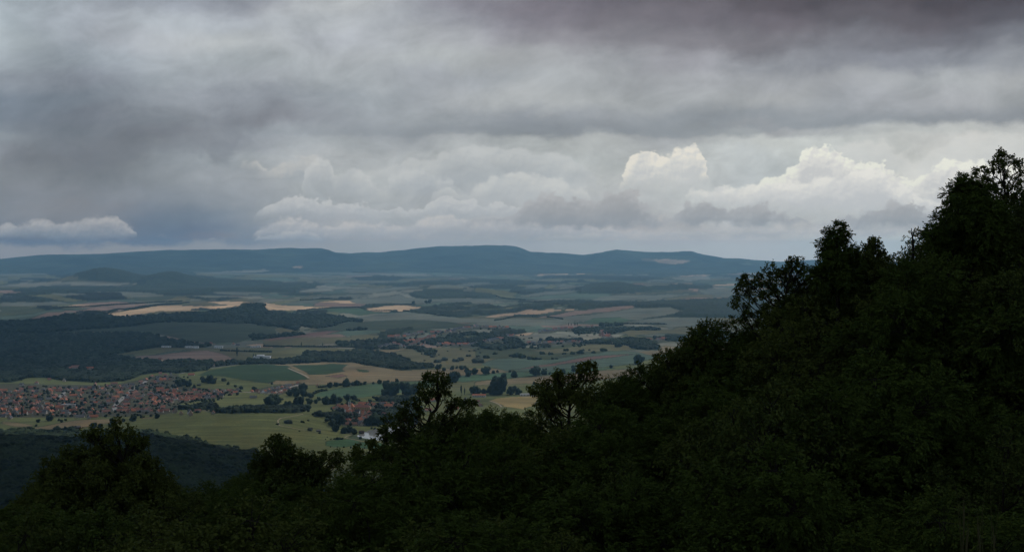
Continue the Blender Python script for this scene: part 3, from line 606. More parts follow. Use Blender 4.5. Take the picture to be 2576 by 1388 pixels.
# drier, browner patches
n = nt.nodes.new('ShaderNodeTexNoise'); n.inputs['Scale'].default_value = .007; n.inputs['Detail'].default_value = 6; n.inputs['Roughness'].default_value = .65
nt.links.new(mp.outputs['Vector'], n.inputs['Vector'])
mr = nt.nodes.new('ShaderNodeMapRange'); mr.inputs['From Min'].default_value = .5; mr.inputs['From Max'].default_value = .68; mr.inputs['To Max'].default_value = .55
nt.links.new(n.outputs['Fac'], mr.inputs['Value'])
mx2 = nt.nodes.new('ShaderNodeMix'); mx2.data_type = 'RGBA'; mx2.blend_type = 'MULTIPLY'
nt.links.new(mr.outputs['Result'], mx2.inputs['Factor']); nt.links.new(mx.outputs[2], mx2.inputs[6]); mx2.inputs[7].default_value = (1.25, 1.0, .82, 1)
nt.links.new(mx2.outputs[2], b.inputs['Base Color'])
b.inputs['Roughness'].default_value = .95; b.inputs['Specular IOR Level'].default_value = .05
M['land'] = m

I = np.arange(NR * NA).reshape(NR, NA)
nx = np.roll(I, -1, axis=1)
quads = np.stack([I[:-1], I[1:], nx[1:], nx[:-1]], -1).reshape(-1, 4)
verts = np.stack([gx, gy, gz], -1).reshape(-1, 3)
me = mesh_np('ground', verts, quads, M['land'], True, cov.reshape(-1, 3))
g = link('ground', me); tag(g, 'rolling farmland of pale and green fields running to the blue ridge', kind='structure')

# ------------------------------------------------------------------ woods
SP1 = ico(1); SP0 = ico(0)
def crowns(pts, rad, seed, level=1, squash=.8):
    r = np.random.default_rng(seed)
    v0, f0 = SP1 if level else SP0
    n, k = len(pts), len(v0)
    ang = r.uniform(0, 6.28, n); c, s = np.cos(ang), np.sin(ang)
    V = np.broadcast_to(v0, (n, k, 3)) * (1 + r.normal(0, .13, (n, k, 1)))
    X = V[..., 0] * c[:, None] - V[..., 1] * s[:, None]; Y = V[..., 0] * s[:, None] + V[..., 1] * c[:, None]
    out = np.stack([X, Y, V[..., 2] * squash], -1) * rad[:, None, None] + pts[:, None, :]
    fc = f0[None] + (np.arange(n) * k)[:, None, None]
    return out.reshape(-1, 3), fc.reshape(-1, 3)

def wood_object(sel_id, kind, label, seed):
    r = np.random.default_rng(seed)
    wm = wid == sel_id
    q = quads.reshape(NR - 1, NA, 4)
    wf_ = wm.ravel()
    keep = wf_[quads].all(1)
    if not keep.any(): return None
    fk = quads[keep]
    used = np.unique(fk)
    cnt = np.bincount(fk.ravel(), minlength=NR * NA)
    inner = cnt[used] >= 4
    V = verts[used].copy()
    rr = np.hypot(V[:, 0], V[:, 1])
    hgt = dict(near=7.0, mid=7.5, far=12.0)[kind]
    V[:, 2] += np.where(inner, hgt * (.75 + .5 * r.random(len(used))), -.6)
    remap = np.full(NR * NA, -1); remap[used] = np.arange(len(used))
    vs, fs = [V], [np.concatenate([remap[fk][:, [0, 1, 2]], remap[fk][:, [0, 2, 3]]])]
    if kind != 'far':
        # single crowns over the cover, sampled evenly over the ground
        cell = verts[fk]
        area = np.abs((cell[:, 2, 0] - cell[:, 0, 0]) * (cell[:, 3, 1] - cell[:, 1, 1]) - (cell[:, 2, 1] - cell[:, 0, 1]) * (cell[:, 3, 0] - cell[:, 1, 0])) / 2
        dist = np.hypot(cell[:, 0, 0], cell[:, 0, 1])
        per = np.where(dist < 2600, 48, np.where(dist < 4200, 62, 110 * (dist / 4200)))
        lim = area / per
        n = np.floor(lim + r.random(len(lim))).astype(int)
        ci = np.repeat(np.arange(len(fk)), n)
        a, b_ = r.random(len(ci))[:, None], r.random(len(ci))[:, None]
        P = (cell[ci, 0] * (1 - a) + cell[ci, 1] * a) * (1 - b_) + (cell[ci, 3] * (1 - a) + cell[ci, 2] * a) * b_
        rad = np.sqrt(per[ci] / 3.14) * np.clip(r.lognormal(-.12, .34, len(ci)), .45, 1.9)
        P[:, :2] += r.normal(0, 5.5, (len(P), 2)); P[:, 2] = H(P[:, 0], P[:, 1])
        P[:, 2] += hgt * .62 + r.uniform(-1.6, 2.0, len(ci)) + 1.3 * wnoise(W_CROWN, P[:, 0], P[:, 1])
        pa, fa = crowns(P, rad, seed + 1, 1 if kind == 'near' or len(P) < 9000 else 0)
        fs.append(fa + len(V)); vs.append(pa)
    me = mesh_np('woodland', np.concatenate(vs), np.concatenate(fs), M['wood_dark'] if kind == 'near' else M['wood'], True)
    o = link('woodland', me)
    return tag(o, label, 'wood', None, 'stuff')
for i, (k, pts, kind, lab) in enumerate(WOODS):
    wood_object(i, kind, lab, 100 + i)
wood_object(900, 'far', 'scattered small woods and spinneys between the far fields', 99)

# hedgerows: a chain of bushy crowns on the ground
for i, (k, pts, lab) in enumerate(HEDGES):
    r = np.random.default_rng(300 + i)
    P = zp(k, pts)
    G = np.array([ground(*p) for p in P])
    seg = np.linalg.norm(np.diff(G, axis=0), axis=1); t = np.concatenate([[0], np.cumsum(seg)])
    n = int(np.clip(t[-1] / 3.0, 12, 420))
    q = np.linspace(0, t[-1], n) + r.uniform(-1.5, 1.5, n)
    C3 = np.stack([np.interp(q, t, G[:, j]) for j in range(2)], -1)
    C3 += r.normal(0, 1.2, C3.shape)
    rad = r.uniform(2.6, 5.2, n) * (1.15 if t[-1] > 900 else 1)
    zz = H(C3[:, 0], C3[:, 1]) + rad * .45
    v, f = crowns(np.column_stack([C3, zz]), rad, 400 + i, 1, .95)
    o = link('hedgerow', mesh_np('hedgerow', v, f, M['wood']))
    tag(o, lab, 'hedge')

# ------------------------------------------------------------------ single trees of the valley
def far_crown(seed, kind):
    r = np.random.default_rng(seed)
    v, f = ico(3)
    if kind == 'poplar':
        lob = [((r.normal(0, .12), r.normal(0, .12), z), .62 * (1 - abs(z - 1.0) / 5.2)) for z in np.linspace(-1.9, 3.6, 10)]
        cen = np.array([0, 0, .6]); tot = 3.2
    elif kind == 'shrub':
        lob = [((r.uniform(-.75, .75), r.uniform(-.75, .75), r.uniform(-.1, .35)), r.uniform(.4, .65)) for _ in range(9)]
        cen = np.array([0, 0, .1])
    else:
        lob = [((0, 0, 0), .8)] + [(tuple(np.array([math.cos(a) * .55, math.sin(a) * .55, r.uniform(-.4, .5)]) * r.uniform(.8, 1.5)), r.uniform(.3, .62)) for a in r.uniform(0, 6.28, 11)] + [((r.uniform(-.2, .2), r.uniform(-.2, .2), .65), .45)]
        cen = np.zeros(3)
    rad = np.full(len(v), .15)
    for c, R in lob:
        c = np.array(c) - cen
        b_ = v @ c; q = b_ * b_ - c @ c + R * R
        rad = np.maximum(rad, np.where(q > 0, b_ + np.sqrt(np.maximum(q, 0)), 0))
    rad *= 1 + r.normal(0, .11, len(v))
    return v * rad[:, None] + cen, f
TM = {}
for kind, n in (('tree', 5), ('poplar', 2), ('shrub', 3), ('silver', 3)):
    TM[kind] = []
    for j in range(n):
        v, f = far_crown(500 + j + 10 * len(TM), 'shrub' if kind in ('shrub', 'silver') else kind)
        TM[kind].append(mesh_np(kind + '_crown', v, f, M['shrubgrey'] if kind == 'silver' else M['treegreen'], True))
trunk_me = MB().cone(0, 0, -1.3, .2, .09, .05, 6).mesh('trunk', M['bark'], True)
ptrunk_me = MB().cone(0, 0, -2.6, .2, .12, .06, 6).mesh('trunk', M['bark'], True)
NAME = dict(tree='deciduous_tree', poplar='poplar_tree', shrub='shrub', silver='silver_shrub')
CAT = dict(tree='tree', poplar='tree', shrub='shrub', silver='shrub')
n_trees = dict(tree=0, poplar=0, shrub=0, silver=0)
def far_tree(pos, size, kind, label, group, r):
    """size = crown radius in metres"""
    n_trees[kind] += 1
    size *= dict(tree=.80, poplar=1.15, shrub=.76, silver=.76)[kind]
    o = link(NAME[kind], TM[kind][int(r.integers(len(TM[kind])))])
    up = dict(tree=.9, poplar=2.5, shrub=.3, silver=.35)[kind]
    o.location = (pos[0], pos[1], pos[2] + up * size)
    o.rotation_euler[2] = r.uniform(0, 6.28)
    o.scale = (size * r.uniform(.9, 1.1), size * r.uniform(.9, 1.1), size * r.uniform(.9, 1.15))
    tag(o, label, CAT[kind], group)
    if kind in ('tree', 'poplar'):
        link('trunk', trunk_me if kind == 'tree' else ptrunk_me, o)
    return o
def many(k, pts, kind, label, group, seed, size=None, at=None):
    """pts: (x, y of the foot in the zoom frame, width in zoom px or None)"""
    r = np.random.default_rng(seed); s, ox, oy = Z[k]
    for p in pts:
        G = ground(p[0] * s + ox, p[1] * s + oy)
        d = np.linalg.norm(G)
        if len(p) > 2: w = p[2] * s * d / F / 2
        else: w = (size or 3.6) * r.uniform(.75, 1.3)
        far_tree(G, w, kind, label, group, r)
many('2', [(1955, 872, 26)], 'poplar', 'tallest dark poplar standing right of the leaning oak', None, 1)
many('2', [(1987, 875, 18)], 'poplar', 'shorter poplar beside the tallest dark poplar', None, 2)
many('3', [(866, 240, 10), (890, 240, 9), (920, 240, 10), (933, 240, 9), (948, 240, 10)], 'poplar', 'thin poplar in the row above the far village', 'poplars above the far village', 3)
many('1', [(2345, 550, 15), (2368, 550, 14)], 'poplar', 'pointed poplar beside the white warehouse', 'poplars beside the warehouse', 4)
many('1', [(2192, 525, 26)], 'poplar', 'broad poplar between the brown field and the warehouse', None, 5)
many('2', [(672, 438, 12), (475, 430, 12), (870, 435, 16), (940, 435, 16), (888, 437, 14)], 'poplar', 'slim poplar along the far roadside bushes', 'poplars along the far road', 6)
many('6', [(322, 690, 42)], 'poplar', 'dark pointed conifer among the lowest red roofs', None, 7)
many('7', [(1225, 745, 34), (1390, 745, 40), (1340, 745, 36)], 'poplar', 'upright tree in the creek belt behind the meadow', 'upright trees in the creek belt', 8)
BIG2 = [(1890, 760, 120), (2085, 684, 70)]
many('2', BIG2[:1], 'tree', 'wide bushy tree at the tip of the dark green field', None, 9)
many('2', BIG2[1:], 'tree', 'tall round tree beyond the dark green field', None, 10)
many('2', [(2180, 690, 95), (2020, 705, 80), (1740, 640, 60), (1800, 655, 40), (1870, 645, 45), (1912, 635, 30), (1955, 645, 50), (2010, 650, 35), (2250, 680, 40), (2290, 668, 25), (2400, 668, 20), (2440, 665, 18), (2350, 720, 60), (2440, 715, 70), (2270, 730, 40)], 'tree', 'bushy tree in the loose row beyond the dark green field', 'trees beyond the dark green field', 11)
many('2', [(800, 802, 55), (890, 797, 90), (990, 786, 60), (1060, 782, 35), (1140, 776, 25), (1200, 774, 50), (1275, 768, 35), (1362, 758, 38), (1028, 785, 30), (740, 810, 60), (950, 790, 40)], 'tree', 'round tree in the row above the dark green field', 'tree row above the dark green field', 12)
many('2', [(1310, 872, 150), (1450, 875, 130), (1520, 870, 120), (1250, 880, 70)], 'tree', 'very large spreading tree below the dark green field', 'large trees below the dark green field', 13)
many('2', [(2070, 868, 90), (2112, 866, 60), (2160, 868, 60), (2300, 872, 190), (2230, 870, 90), (2415, 875, 100), (2480, 872, 70)], 'tree', 'large tree in the clump above the yellow field', 'trees above the yellow field', 14)
many('2', [(640, 930, 42)], 'tree', 'lone upright tree at the edge of the dark green field', None, 15)
many('2', [(450, 1000, 125), (560, 905, 60), (180, 1000, 130), (240, 960, 110), (340, 1010, 90), (700, 965, 90), (780, 960, 100), (610, 955, 45), (550, 965, 70), (500, 890, 80), (430, 890, 90), (370, 885, 70), (490, 845, 100), (830, 950, 70), (900, 930, 80), (960, 925, 60)], 'tree', 'large round tree in the meadows left of the church', 'trees in the meadows left of the church', 16)
many('6', [(745, 745, 110), (1955, 750, 100), (1650, 790, 100), (1820, 760, 60), (905, 770, 50), (560, 770, 60), (530, 828, 35), (840, 935, 130), (350, 980, 110), (740, 960, 110), (960, 905, 90), (1050, 935, 130), (1380, 860, 110), (1480, 850, 80), (1620, 840, 70), (2320, 705, 80), (870, 745, 40), (1560, 690, 50), (965, 745, 40)], 'tree', 'dark bush or tree along the stubble field below the village', 'trees below the village', 17)
many('7', [(655, 375, 60), (1340, 390, 60), (1520, 400, 60), (1545, 415, 70), (1790, 320, 40), (1260, 360, 45), (1150, 325, 50), (1355, 390, 25), (1035, 415, 45), (430, 350, 120), (500, 340, 130), (580, 350, 110), (870, 300, 130), (800, 290, 90), (760, 250, 60), (930, 310, 80), (760, 560, 40)], 'tree', 'round green tree on the rough meadow beside the village', 'trees on the rough meadow', 18)
many('7', [(720, 340, 70), (885, 230, 60), (960, 250, 60), (1085, 270, 100), (1850, 560, 110), (1930, 550, 70), (2040, 890, 130), (2360, 1000, 100), (1450, 720, 90)], 'silver', 'pale silvery shrub on the rough meadow', 'silvery shrubs on the rough meadow', 19)
many('2', [(1800, 560, 75), (1900, 570, 70), (1950, 560, 80), (2110, 580, 110), (2190, 535, 60), (2020, 520, 45), (2110, 525, 40), (1735, 578, 70), (1690, 528, 50), (2130, 490, 35), (2075, 470, 30), (2030, 475, 25), (1950, 458, 25), (1980, 630, 60), (1615, 562, 22), (1750, 508, 25), (1830, 475, 22)], 'silver', 'grey-green shrub scattered over the olive pasture', 'grey-green shrubs on the olive pasture', 20)
many('3', [(620, 500, 60), (700, 505, 50), (110, 535, 60), (390, 525, 90), (450, 535, 70), (510, 548, 60), (560, 550, 60), (715, 545, 35), (760, 545, 30), (600, 550, 40), (340, 520, 50), (180, 500, 50), (850, 470, 60), (980, 495, 80), (1000, 470, 40), (900, 500, 60), (1060, 465, 25), (1100, 490, 50), (1190, 470, 60), (820, 500, 40), (1330, 430, 70)], 'shrub', 'dark shrub on the rough hillside above the striped field', 'shrubs above the striped field', 21)
many('3', [(1520, 590, 110), (910, 630, 40), (915, 660, 50), (660, 645, 20), (630, 645, 18), (525, 655, 16), (1260, 628, 40), (325, 667, 25), (210, 668, 28), (360, 666, 20), (530, 800, 22), (550, 778, 30), (820, 675, 50), (690, 688, 30), (560, 700, 110), (640, 690, 60)], 'tree', 'small dark tree in the fields behind the slope oaks', 'field trees behind the slope oaks', 22)
many('c', [(95, 500, 110), (170, 480, 190), (135, 560, 110), (250, 590, 100), (310, 580, 110), (375, 600, 90), (450, 660, 40), (650, 480, 190), (560, 480, 110), (740, 470, 130), (330, 490, 55), (690, 500, 40), (640, 535, 35), (600, 530, 30), (880, 100, 190), (1080, 100, 170)], 'tree', 'leafy tree around the pond and the lower church village', 'trees around the pond', 23)
many('c', [(72, 765, 18), (160, 765, 16), (243, 772, 26), (335, 778, 28), (508, 782, 22), (30, 640, 14), (68, 668, 14), (85, 665, 14), (110, 665, 16), (8, 668, 16)], 'tree', 'young planted tree on the bright lawn by the pond', 'young trees on the lawn', 24)
many('c', [(165, 668, 80), (210, 665, 60), (130, 665, 40)], 'shrub', 'low dark shrub by the gravel path bend', 'shrubs by the gravel path', 25)
many('7', [(2250, 880, 60), (2330, 855, 40), (2500, 1040, 50), (1880, 910, 50), (2200, 1010, 30)], 'shrub', 'dark shrub dotted on the meadow hill', 'shrubs on the meadow hill', 26)
many('5', [(408, 430, 26), (490, 422, 24), (512, 420, 26)], 'tree', 'lone dark tree on the pale far field', 'lone trees on the pale field', 27)
many('1', [(905, 125, 32), (1175, 150, 20)], 'tree', 'lone tree at the lower edge of the wheat field', 'lone trees at the wheat field', 28)

# ------------------------------------------------------------------ houses
def house_kind(L, B, h, rise, hip=False, wing=None):
    w, rf = MB(), MB()
    if hip: w.box(-L / 2, L / 2, -B / 2, B / 2, -3, h); rf.hip_roof(L, B, h + .02, rise)
    else: w.gable_wall(L, B, h, rise); rf.gable_roof(L, B, h, rise)
    if wing:
        l2, b2 = wing
        ww = MB().gable_wall(l2, b2, h - .1, rise * .93); ww.shift(L / 2 - b2 / 2 - .05, -B / 2 - l2 / 2 + 1.5, 0, math.pi / 2); w.add(ww.v, ww.f)
        rr = MB().gable_roof(l2, b2, h - .1, rise * .93); rr.shift(L / 2 - b2 / 2 - .05, -B / 2 - l2 / 2 + 1.5, 0, math.pi / 2); rf.add(rr.v, rr.f)
    ch = MB().box(-.35 + L * .2, .35 + L * .2, .4, 1.1, h + rise * .6, h + rise + 1.0)
    return w, rf, ch, h, rise
KINDS = [house_kind(10, 7.5, 2.7, 4.2), house_kind(12.5, 7, 2.6, 3.9), house_kind(9.5, 9, 3.0, 4.2, True), house_kind(9, 7.8, 4.0, 5.2), house_kind(12, 7.5, 2.7, 4.2, wing=(8, 7)), house_kind(17, 7, 2.6, 3.8)]
HM = []
for w, rf, ch, h, rise in KINDS:
    d = dict(wall=w.mesh('wall', M['wall']), white=w.mesh('wall', M['white']), chimney=ch.mesh('chimney', M['roof_brown']))
    for c in ('orange', 'brown', 'grey'): d[c] = rf.mesh('roof', M['roof_' + c])
    HM.append(d)
HOUSE_POS = []
ROOFWORD = dict(orange='orange-tiled', brown='brown-tiled', grey='grey-roofed')
def house(G, roof, rot, label, group, r, kind=None, scale=1, wall='wall'):
    k = int(r.integers(len(HM))) if kind is None else kind
    d = HM[k]
    e = link('house', None); e.location = G; e.rotation_euler[2] = rot; e.scale = (scale,) * 3
    link('wall', d[wall], e); rr = link('roof', d[roof], e)
    if np.linalg.norm(G) < 4300: link('chimney', d['chimney'], rr)
    tag(e, label, 'house', group)
    HOUSE_POS.append(G[:2])
    return e
FARH = []
def houses(k, pts, place, seed, rotbase, scale=.98, stuff=False):
    r = np.random.default_rng(seed); s, ox, oy = Z[k]
    for p in pts:
        G = ground(p[0] * s + ox, p[1] * s + oy)
        c = p[2] if len(p) > 2 else 'o'
        roof = dict(o='orange', r='brown', g='grey', w='grey')[c]
        if HOUSE_POS and min(np.hypot(G[0] - q[0], G[1] - q[1]) for q in HOUSE_POS) < 7: continue
        if stuff:
            FARH.append((G, roof, rotbase + (1.57 if r.random() < .5 else 0) + r.normal(0, .2), scale * r.uniform(.85, 1.15), int(r.integers(2)))); HOUSE_POS.append(G[:2]); continue
        rot = rotbase + (math.pi / 2 if r.random() < .5 else 0) + r.normal(0, .2)
        house(G, roof, rot, f"{ROOFWORD[roof]} house {place}", f"{ROOFWORD[roof]} houses {place}", r, None if len(p) < 4 else p[3], scale * r.uniform(.9, 1.15), 'white' if c == 'w' else 'wall')
V6A = [(540, 200, 'r'), (725, 148, 'r'), (905, 130, 'g'), (945, 165, 'g'), (1400, 220, 'r'), (1570, 245, 'r'), (1680, 212, 'r')]
houses('6', [(320, 222, 'w')], 'standing alone above the village edge', 1, .3)
houses('6', V6A, 'along the wood edge at the top of the village', 2, .2)
V6B = [(2150, 150, 'o', 5), (2360, 72, 'r'), (2450, 84, 'r'), (2520, 75, 'g'), (2370, 160), (2420, 155, 'o', 3), (2340, 130, 'g', 3), (2450, 140, 'g', 3), (2505, 145), (2240, 188, 'r'), (2310, 178, 'g'), (2070, 182, 'r'), (1940, 228, 'g'), (1820, 245, 'g'), (1800, 282, 'r'), (2110, 250, 'g'), (2150, 275, 'r'), (2240, 100, 'o')]
houses('6', V6B, 'at the upper end of the sloping main street', 3, .55)
V6C = [(470, 272, 'r'), (75, 315), (225, 325), (20, 345, 'r'), (310, 312, 'r'), (470, 328, 'r'), (540, 335, 'g', 3), (640, 300, 'g'), (725, 300, 'r'), (870, 315, 'r', 5), (975, 290, 'g', 3), (1060, 290, 'g'), (1115, 288, 'g', 3), (1190, 300), (1260, 282, 'g', 3), (1320, 278, 'r'), (1380, 280, 'g'), (1450, 268, 'g'), (1540, 292, 'g'), (1480, 322, 'r'), (1385, 330), (1580, 360, 'g', 2), (1030, 350, 'o', 5), (1080, 388, 'o', 5), (1180, 382, 'r', 5), (815, 385, 'r', 5), (800, 415, 'r', 5), (950, 400, 'g'), (965, 450, 'o', 5), (905, 448, 'o'), (60, 385, 'r'), (130, 390, 'r'), (190, 398, 'r', 3), (245, 382, 'r', 3), (290, 415), (370, 432), (525, 415, 'o', 3), (590, 462, 'g', 3)]
houses('6', V6C, 'among gardens in the upper rows of the left village', 4, .25)
V6D = [(15, 440), (50, 462, 'g'), (200, 478, 'r', 5), (235, 495, 'r'), (500, 515, 'r', 4), (540, 495, 'r'), (720, 440, 'g'), (700, 515), (1080, 490), (1395, 468, 'w', 1), (20, 600, 'o'), (70, 575, 'g'), (60, 545, 'g', 5), (155, 590, 'g'), (230, 600), (310, 590, 'r'), (490, 580, 'r'), (560, 545, 'g'), (615, 575, 'g', 3), (690, 570, 'r'), (755, 540), (850, 560), (910, 580), (60, 660), (95, 668, 'g'), (210, 640, 'g'), (240, 650, 'g'), (370, 655), (400, 650), (440, 640, 'r'), (530, 650), (590, 640, 'r'), (660, 640, 'g', 3), (735, 630, 'o', 3), (770, 620), (960, 620, 'g'), (1040, 612), (1000, 650, 'g', 2), (1095, 612, 'r'), (1240, 650, 'g'), (1360, 595), (1210, 580, 'r'), (1430, 640, 'r'), (1380, 700, 'o', 5), (1310, 712, 'g', 5), (1180, 700, 'g', 5), (30, 690, 'g', 5), (150, 715, 'g', 5), (140, 680, 'o')]
houses('6', V6D, 'in the lowest rows of the left village', 5, .15)
V6E = [(1760, 345, 'o', 5), (1740, 372, 'o', 5), (1700, 412, 'o', 5), (1680, 430, 'r', 5), (1630, 475, 'r', 5), (1590, 482, 'r'), (1690, 475, 'r'), (1500, 515, 'r'), (1640, 385, 'g'), (2000, 330), (1980, 345, 'r', 5), (2000, 380, 'r', 5), (1870, 420, 'g'), (1940, 420, 'r'), (1870, 460, 'r', 5), (1830, 510, 'r', 5), (1860, 520, 'r'), (1780, 560, 'o'), (1950, 580, 'r'), (1560, 625, 'r', 5), (1770, 610, 'r', 5), (1850, 615, 'r'), (1960, 620, 'o'), (2020, 610, 'r', 3), (2100, 600, 'r'), (2150, 600, 'r', 2), (2140, 625, 'g'), (1900, 630, 'r')]
houses('6', V6E, 'lining the main street of the left village', 6, .6)
V7A = [(145, 400), (40, 468, 'g', 2), (210, 435), (190, 470, 'o', 5), (305, 418, 'g', 3), (360, 445, 'o', 3), (415, 470), (560, 455, 'r', 2), (335, 498), (250, 520, 'r'), (30, 570), (70, 600, 'o', 5), (240, 560, 'r', 5), (310, 588, 'r'), (370, 530, 'g', 5), (460, 520, 'r'), (520, 515, 'r'), (590, 515, 'r', 5), (740, 508, 'r'), (640, 552), (745, 540), (560, 560), (725, 488, 'r'), (830, 468, 'r'), (930, 448, 'g'), (1000, 448), (1040, 458, 'r'), (1105, 442, 'g', 3), (1160, 432, 'r'), (1230, 428, 'g', 3), (1290, 422, 'g', 3), (845, 535, 'g', 5), (930, 520, 'r'), (1050, 505, 'g', 3), (460, 545, 'r')]
houses('7', V7A, 'in the tail of the village stretching towards the meadow', 7, .1)
V7B = [(1500, 432, 'o', 2), (1580, 440, 'r'), (1660, 442, 'w', 3), (1800, 388, 'w', 3), (1885, 372, 'w'), (1755, 430, 'g', 5), (1850, 412, 'g', 5), (1900, 395, 'g', 5), (1950, 362, 'g', 5), (2030, 350, 'g', 5), (2095, 340, 'r', 5), (2180, 315, 'o', 5), (1985, 418, 'o'), (1830, 445, 'w', 3), (1910, 465, 'o', 1), (2010, 385, 'g', 5), (2470, 350, 'r', 5)]
houses('7', V7B, 'on the new pale-walled estate at the end of the village', 8, .2)
houses('7', [(1520, 522, 'g', 5)], 'long and low standing alone on the grass', 9, .1)
houses('7', [(610, 190, 'o', 5)], 'under the vineyard slope', 10, .1)
V7C = [(585, 750, 'w', 3), (600, 778, 'r'), (365, 740, 'r', 3), (460, 765, 'r'), (930, 752, 'r'), (705, 730, 'r'), (230, 720, 'r', 5), (120, 735, 'r'), (430, 770, 'g'), (2010, 725, 'o')]
houses('7', V7C, 'half hidden behind the meadow hill', 11, .3)
VC = [(120, 278, 'o', 5), (180, 245, 'o', 5), (240, 262, 'o', 5), (480, 218, 'o', 5), (560, 215, 'o', 5), (640, 235, 'o', 5), (720, 222, 'g'), (755, 210), (815, 248), (985, 160, 'o'), (865, 212, 'r')]
houses('c', VC, 'behind the manor of the church village', 12, .2)
VD = [(420, 335, 'w', 3), (500, 345), (575, 335, 'o', 5), (470, 380, 'r', 5), (545, 380, 'r', 4), (300, 435, 'o', 4), (450, 435), (490, 420, 'g', 3), (375, 480, 'r', 1), (450, 482, 'g', 5), (290, 480, 'r'), (770, 360, 'r', 5), (310, 325, 'o')]
houses('c', VD, 'between the church and the pond', 13, .4)
houses('c', [(1030, 445, 'o', 4), (1040, 470, 'g'), (1330, 300, 'r', 5), (1390, 175, 'o'), (1690, 285, 'o'), (1950, 190, 'r', 5), (2005, 240, 'r'), (1810, 170, 'w', 3), (1755, 215, 'g'), (1130, 505, 'w')], 'seen in gaps behind the leaning oak', 14, .4)
def rowpts(rows):
    r = np.random.default_rng(9); out = []
    for (x0, y0), (x1, y1), n, cols in rows:
        for t in np.linspace(0, 1, n):
            out.append((x0 + (x1 - x0) * t + r.normal(0, 3), y0 + (y1 - y0) * t + r.normal(0, 2.0), cols[int(r.integers(len(cols)))]))
    return out
houses('2', rowpts([((1290, 344), (1420, 340), 6, 'oor'), ((1440, 328), (1600, 303), 8, 'orw'), ((1190, 442), (1300, 412), 5, 'rgw'), ((1340, 407), (1430, 434), 4, 'rrw')]), 'at the left end of the far village', 15, .2, 1.4, stuff=True)
houses('2', rowpts([((1430, 388), (1560, 368), 7, 'oro'), ((1480, 420), (1640, 350), 10, 'orr'), ((1640, 348), (1720, 332), 5, 'or'), ((1600, 418), (1690, 350), 5, 'or')]), 'in the packed orange row of the far village', 16, .3, 1.1)
houses('2', rowpts([((1690, 303), (1900, 290), 10, 'oorw'), ((1900, 275), (2100, 248), 9, 'orwo'), ((2110, 248), (2380, 260), 8, 'orrw')]), 'on the upper terrace of the far village', 17, .2, 1.4, stuff=True)
houses('2', rowpts([((1740, 410), (1870, 414), 6, 'rwo'), ((1930, 414), (2100, 410), 7, 'rwo'), ((2160, 388), (2330, 360), 8, 'orwg'), ((2390, 334), (2440, 334), 3, 'orw')]), 'scattered below the wooded hollow of the far village', 18, .2, 1.4, stuff=True)
houses('3', rowpts([((600, 293), (730, 284), 7, 'wrgo'), ((740, 272), (890, 266), 8, 'oorw'), ((1040, 258), (1090, 256), 3, 'orr')]), 'on the hilltop under the thin poplars', 19, .2, 1.4, stuff=True)
houses('3', rowpts([((1165, 332), (1250, 343), 5, 'rro'), ((1215, 305), (1250, 343), 5, 'or'), ((1180, 288), (1240, 293), 3, 'rg'), ((1175, 300), (1190, 340), 4, 'rr')]), 'beside the steep street in the wood', 20, .5, 1.4, stuff=True)
houses('3', rowpts([((500, 402), (600, 400), 4, 'rw'), ((650, 398), (1000, 393), 13, 'orwr'), ((1690, 370), (1770, 364), 4, 'orr'), ((1610, 375), (1640, 372), 2, 'r')]), 'strung along the valley road below the far village', 21, .1, 1.4, stuff=True)
houses('1', [(640, 638, 'r', 5), (700, 630, 'r', 5), (820, 640, 'o', 4), (845, 640, 'o', 4)], 'in the clearing of the broad forest', 22, .1, 1.3)
houses('1', [(1480, 560, 'r'), (1680, 588, 'o'), (1740, 590, 'o', 4), (1875, 585, 'r', 3), (1985, 615, 'r'), (1950, 415, 'r'), (2160, 415, 'r'), (2200, 425, 'g')], 'along the country road by the wood', 23, .1, 1.2)

# further roofs, sheds and barns of the near villages and the many small houses of the far village
def more_roofs(k, poly, n, seed, rotb):
    r = np.random.default_rng(seed); P = zp(k, poly); lo, hi = P.min(0), P.max(0); c = 0; out = []
    for _ in range(n * 40):
        if c >= n: break
        p = r.uniform(lo, hi)
        if not in_poly(np.array([p[0]]), np.array([p[1]]), P)[0]: continue
        G = ground(*p)
        if min(np.hypot(G[0] - q[0], G[1] - q[1]) for q in HOUSE_POS) < 8.5: continue
        out.append((G, ['orange', 'orange', 'brown', 'brown', 'grey'][int(r.integers(5))], rotb + (1.57 if r.random() < .5 else 0) + r.normal(0, .15), r.uniform(.62, .92), int(r.integers(3)))); HOUSE_POS.append(G[:2]); c += 1
    return out
NEARH = more_roofs('6', [(0, 300), (900, 260), (1700, 240), (2050, 190), (2450, 60), (2520, 160), (2250, 300), (2576, 300), (2576, 500), (2200, 640), (1500, 660), (600, 670), (-900, 690), (-900, 320)], 230, 81, .35)
NEARH += more_roofs('7', [(0, 400), (300, 390), (1300, 410), (1330, 440), (1000, 530), (400, 590), (0, 620)], 85, 82, .15)
NEARH += more_roofs('7', [(1480, 430), (1760, 390), (2080, 330), (2080, 390), (1940, 460), (1560, 460)], 18, 84, .2)
NEARH += more_roofs('c', [(70, 275), (180, 225), (560, 200), (820, 215), (820, 260), (600, 250), (420, 330), (600, 340), (560, 400), (500, 480), (290, 485), (250, 430), (400, 400), (330, 320)], 42, 83, .3)
vs, fs_w, fs_r, b0 = [], [], {'orange': [], 'brown': [], 'grey': []}, 0
mbs = MB(); mi = []
for G, roof, rot, sc1, kd in NEARH + FARH:
    w_, r_, _c, _h, _r = KINDS[kd]
    for src, ix in ((w_, 0), (r_, dict(orange=1, brown=2, grey=3)[roof])):
        c_, q_ = math.cos(rot) * sc1, math.sin(rot) * sc1
        mbs.add([(x * c_ - y * q_ + G[0], x * q_ + y * c_ + G[1], z * sc1 + G[2]) for x, y, z in src.v], src.f); mi += [ix] * len(src.f)
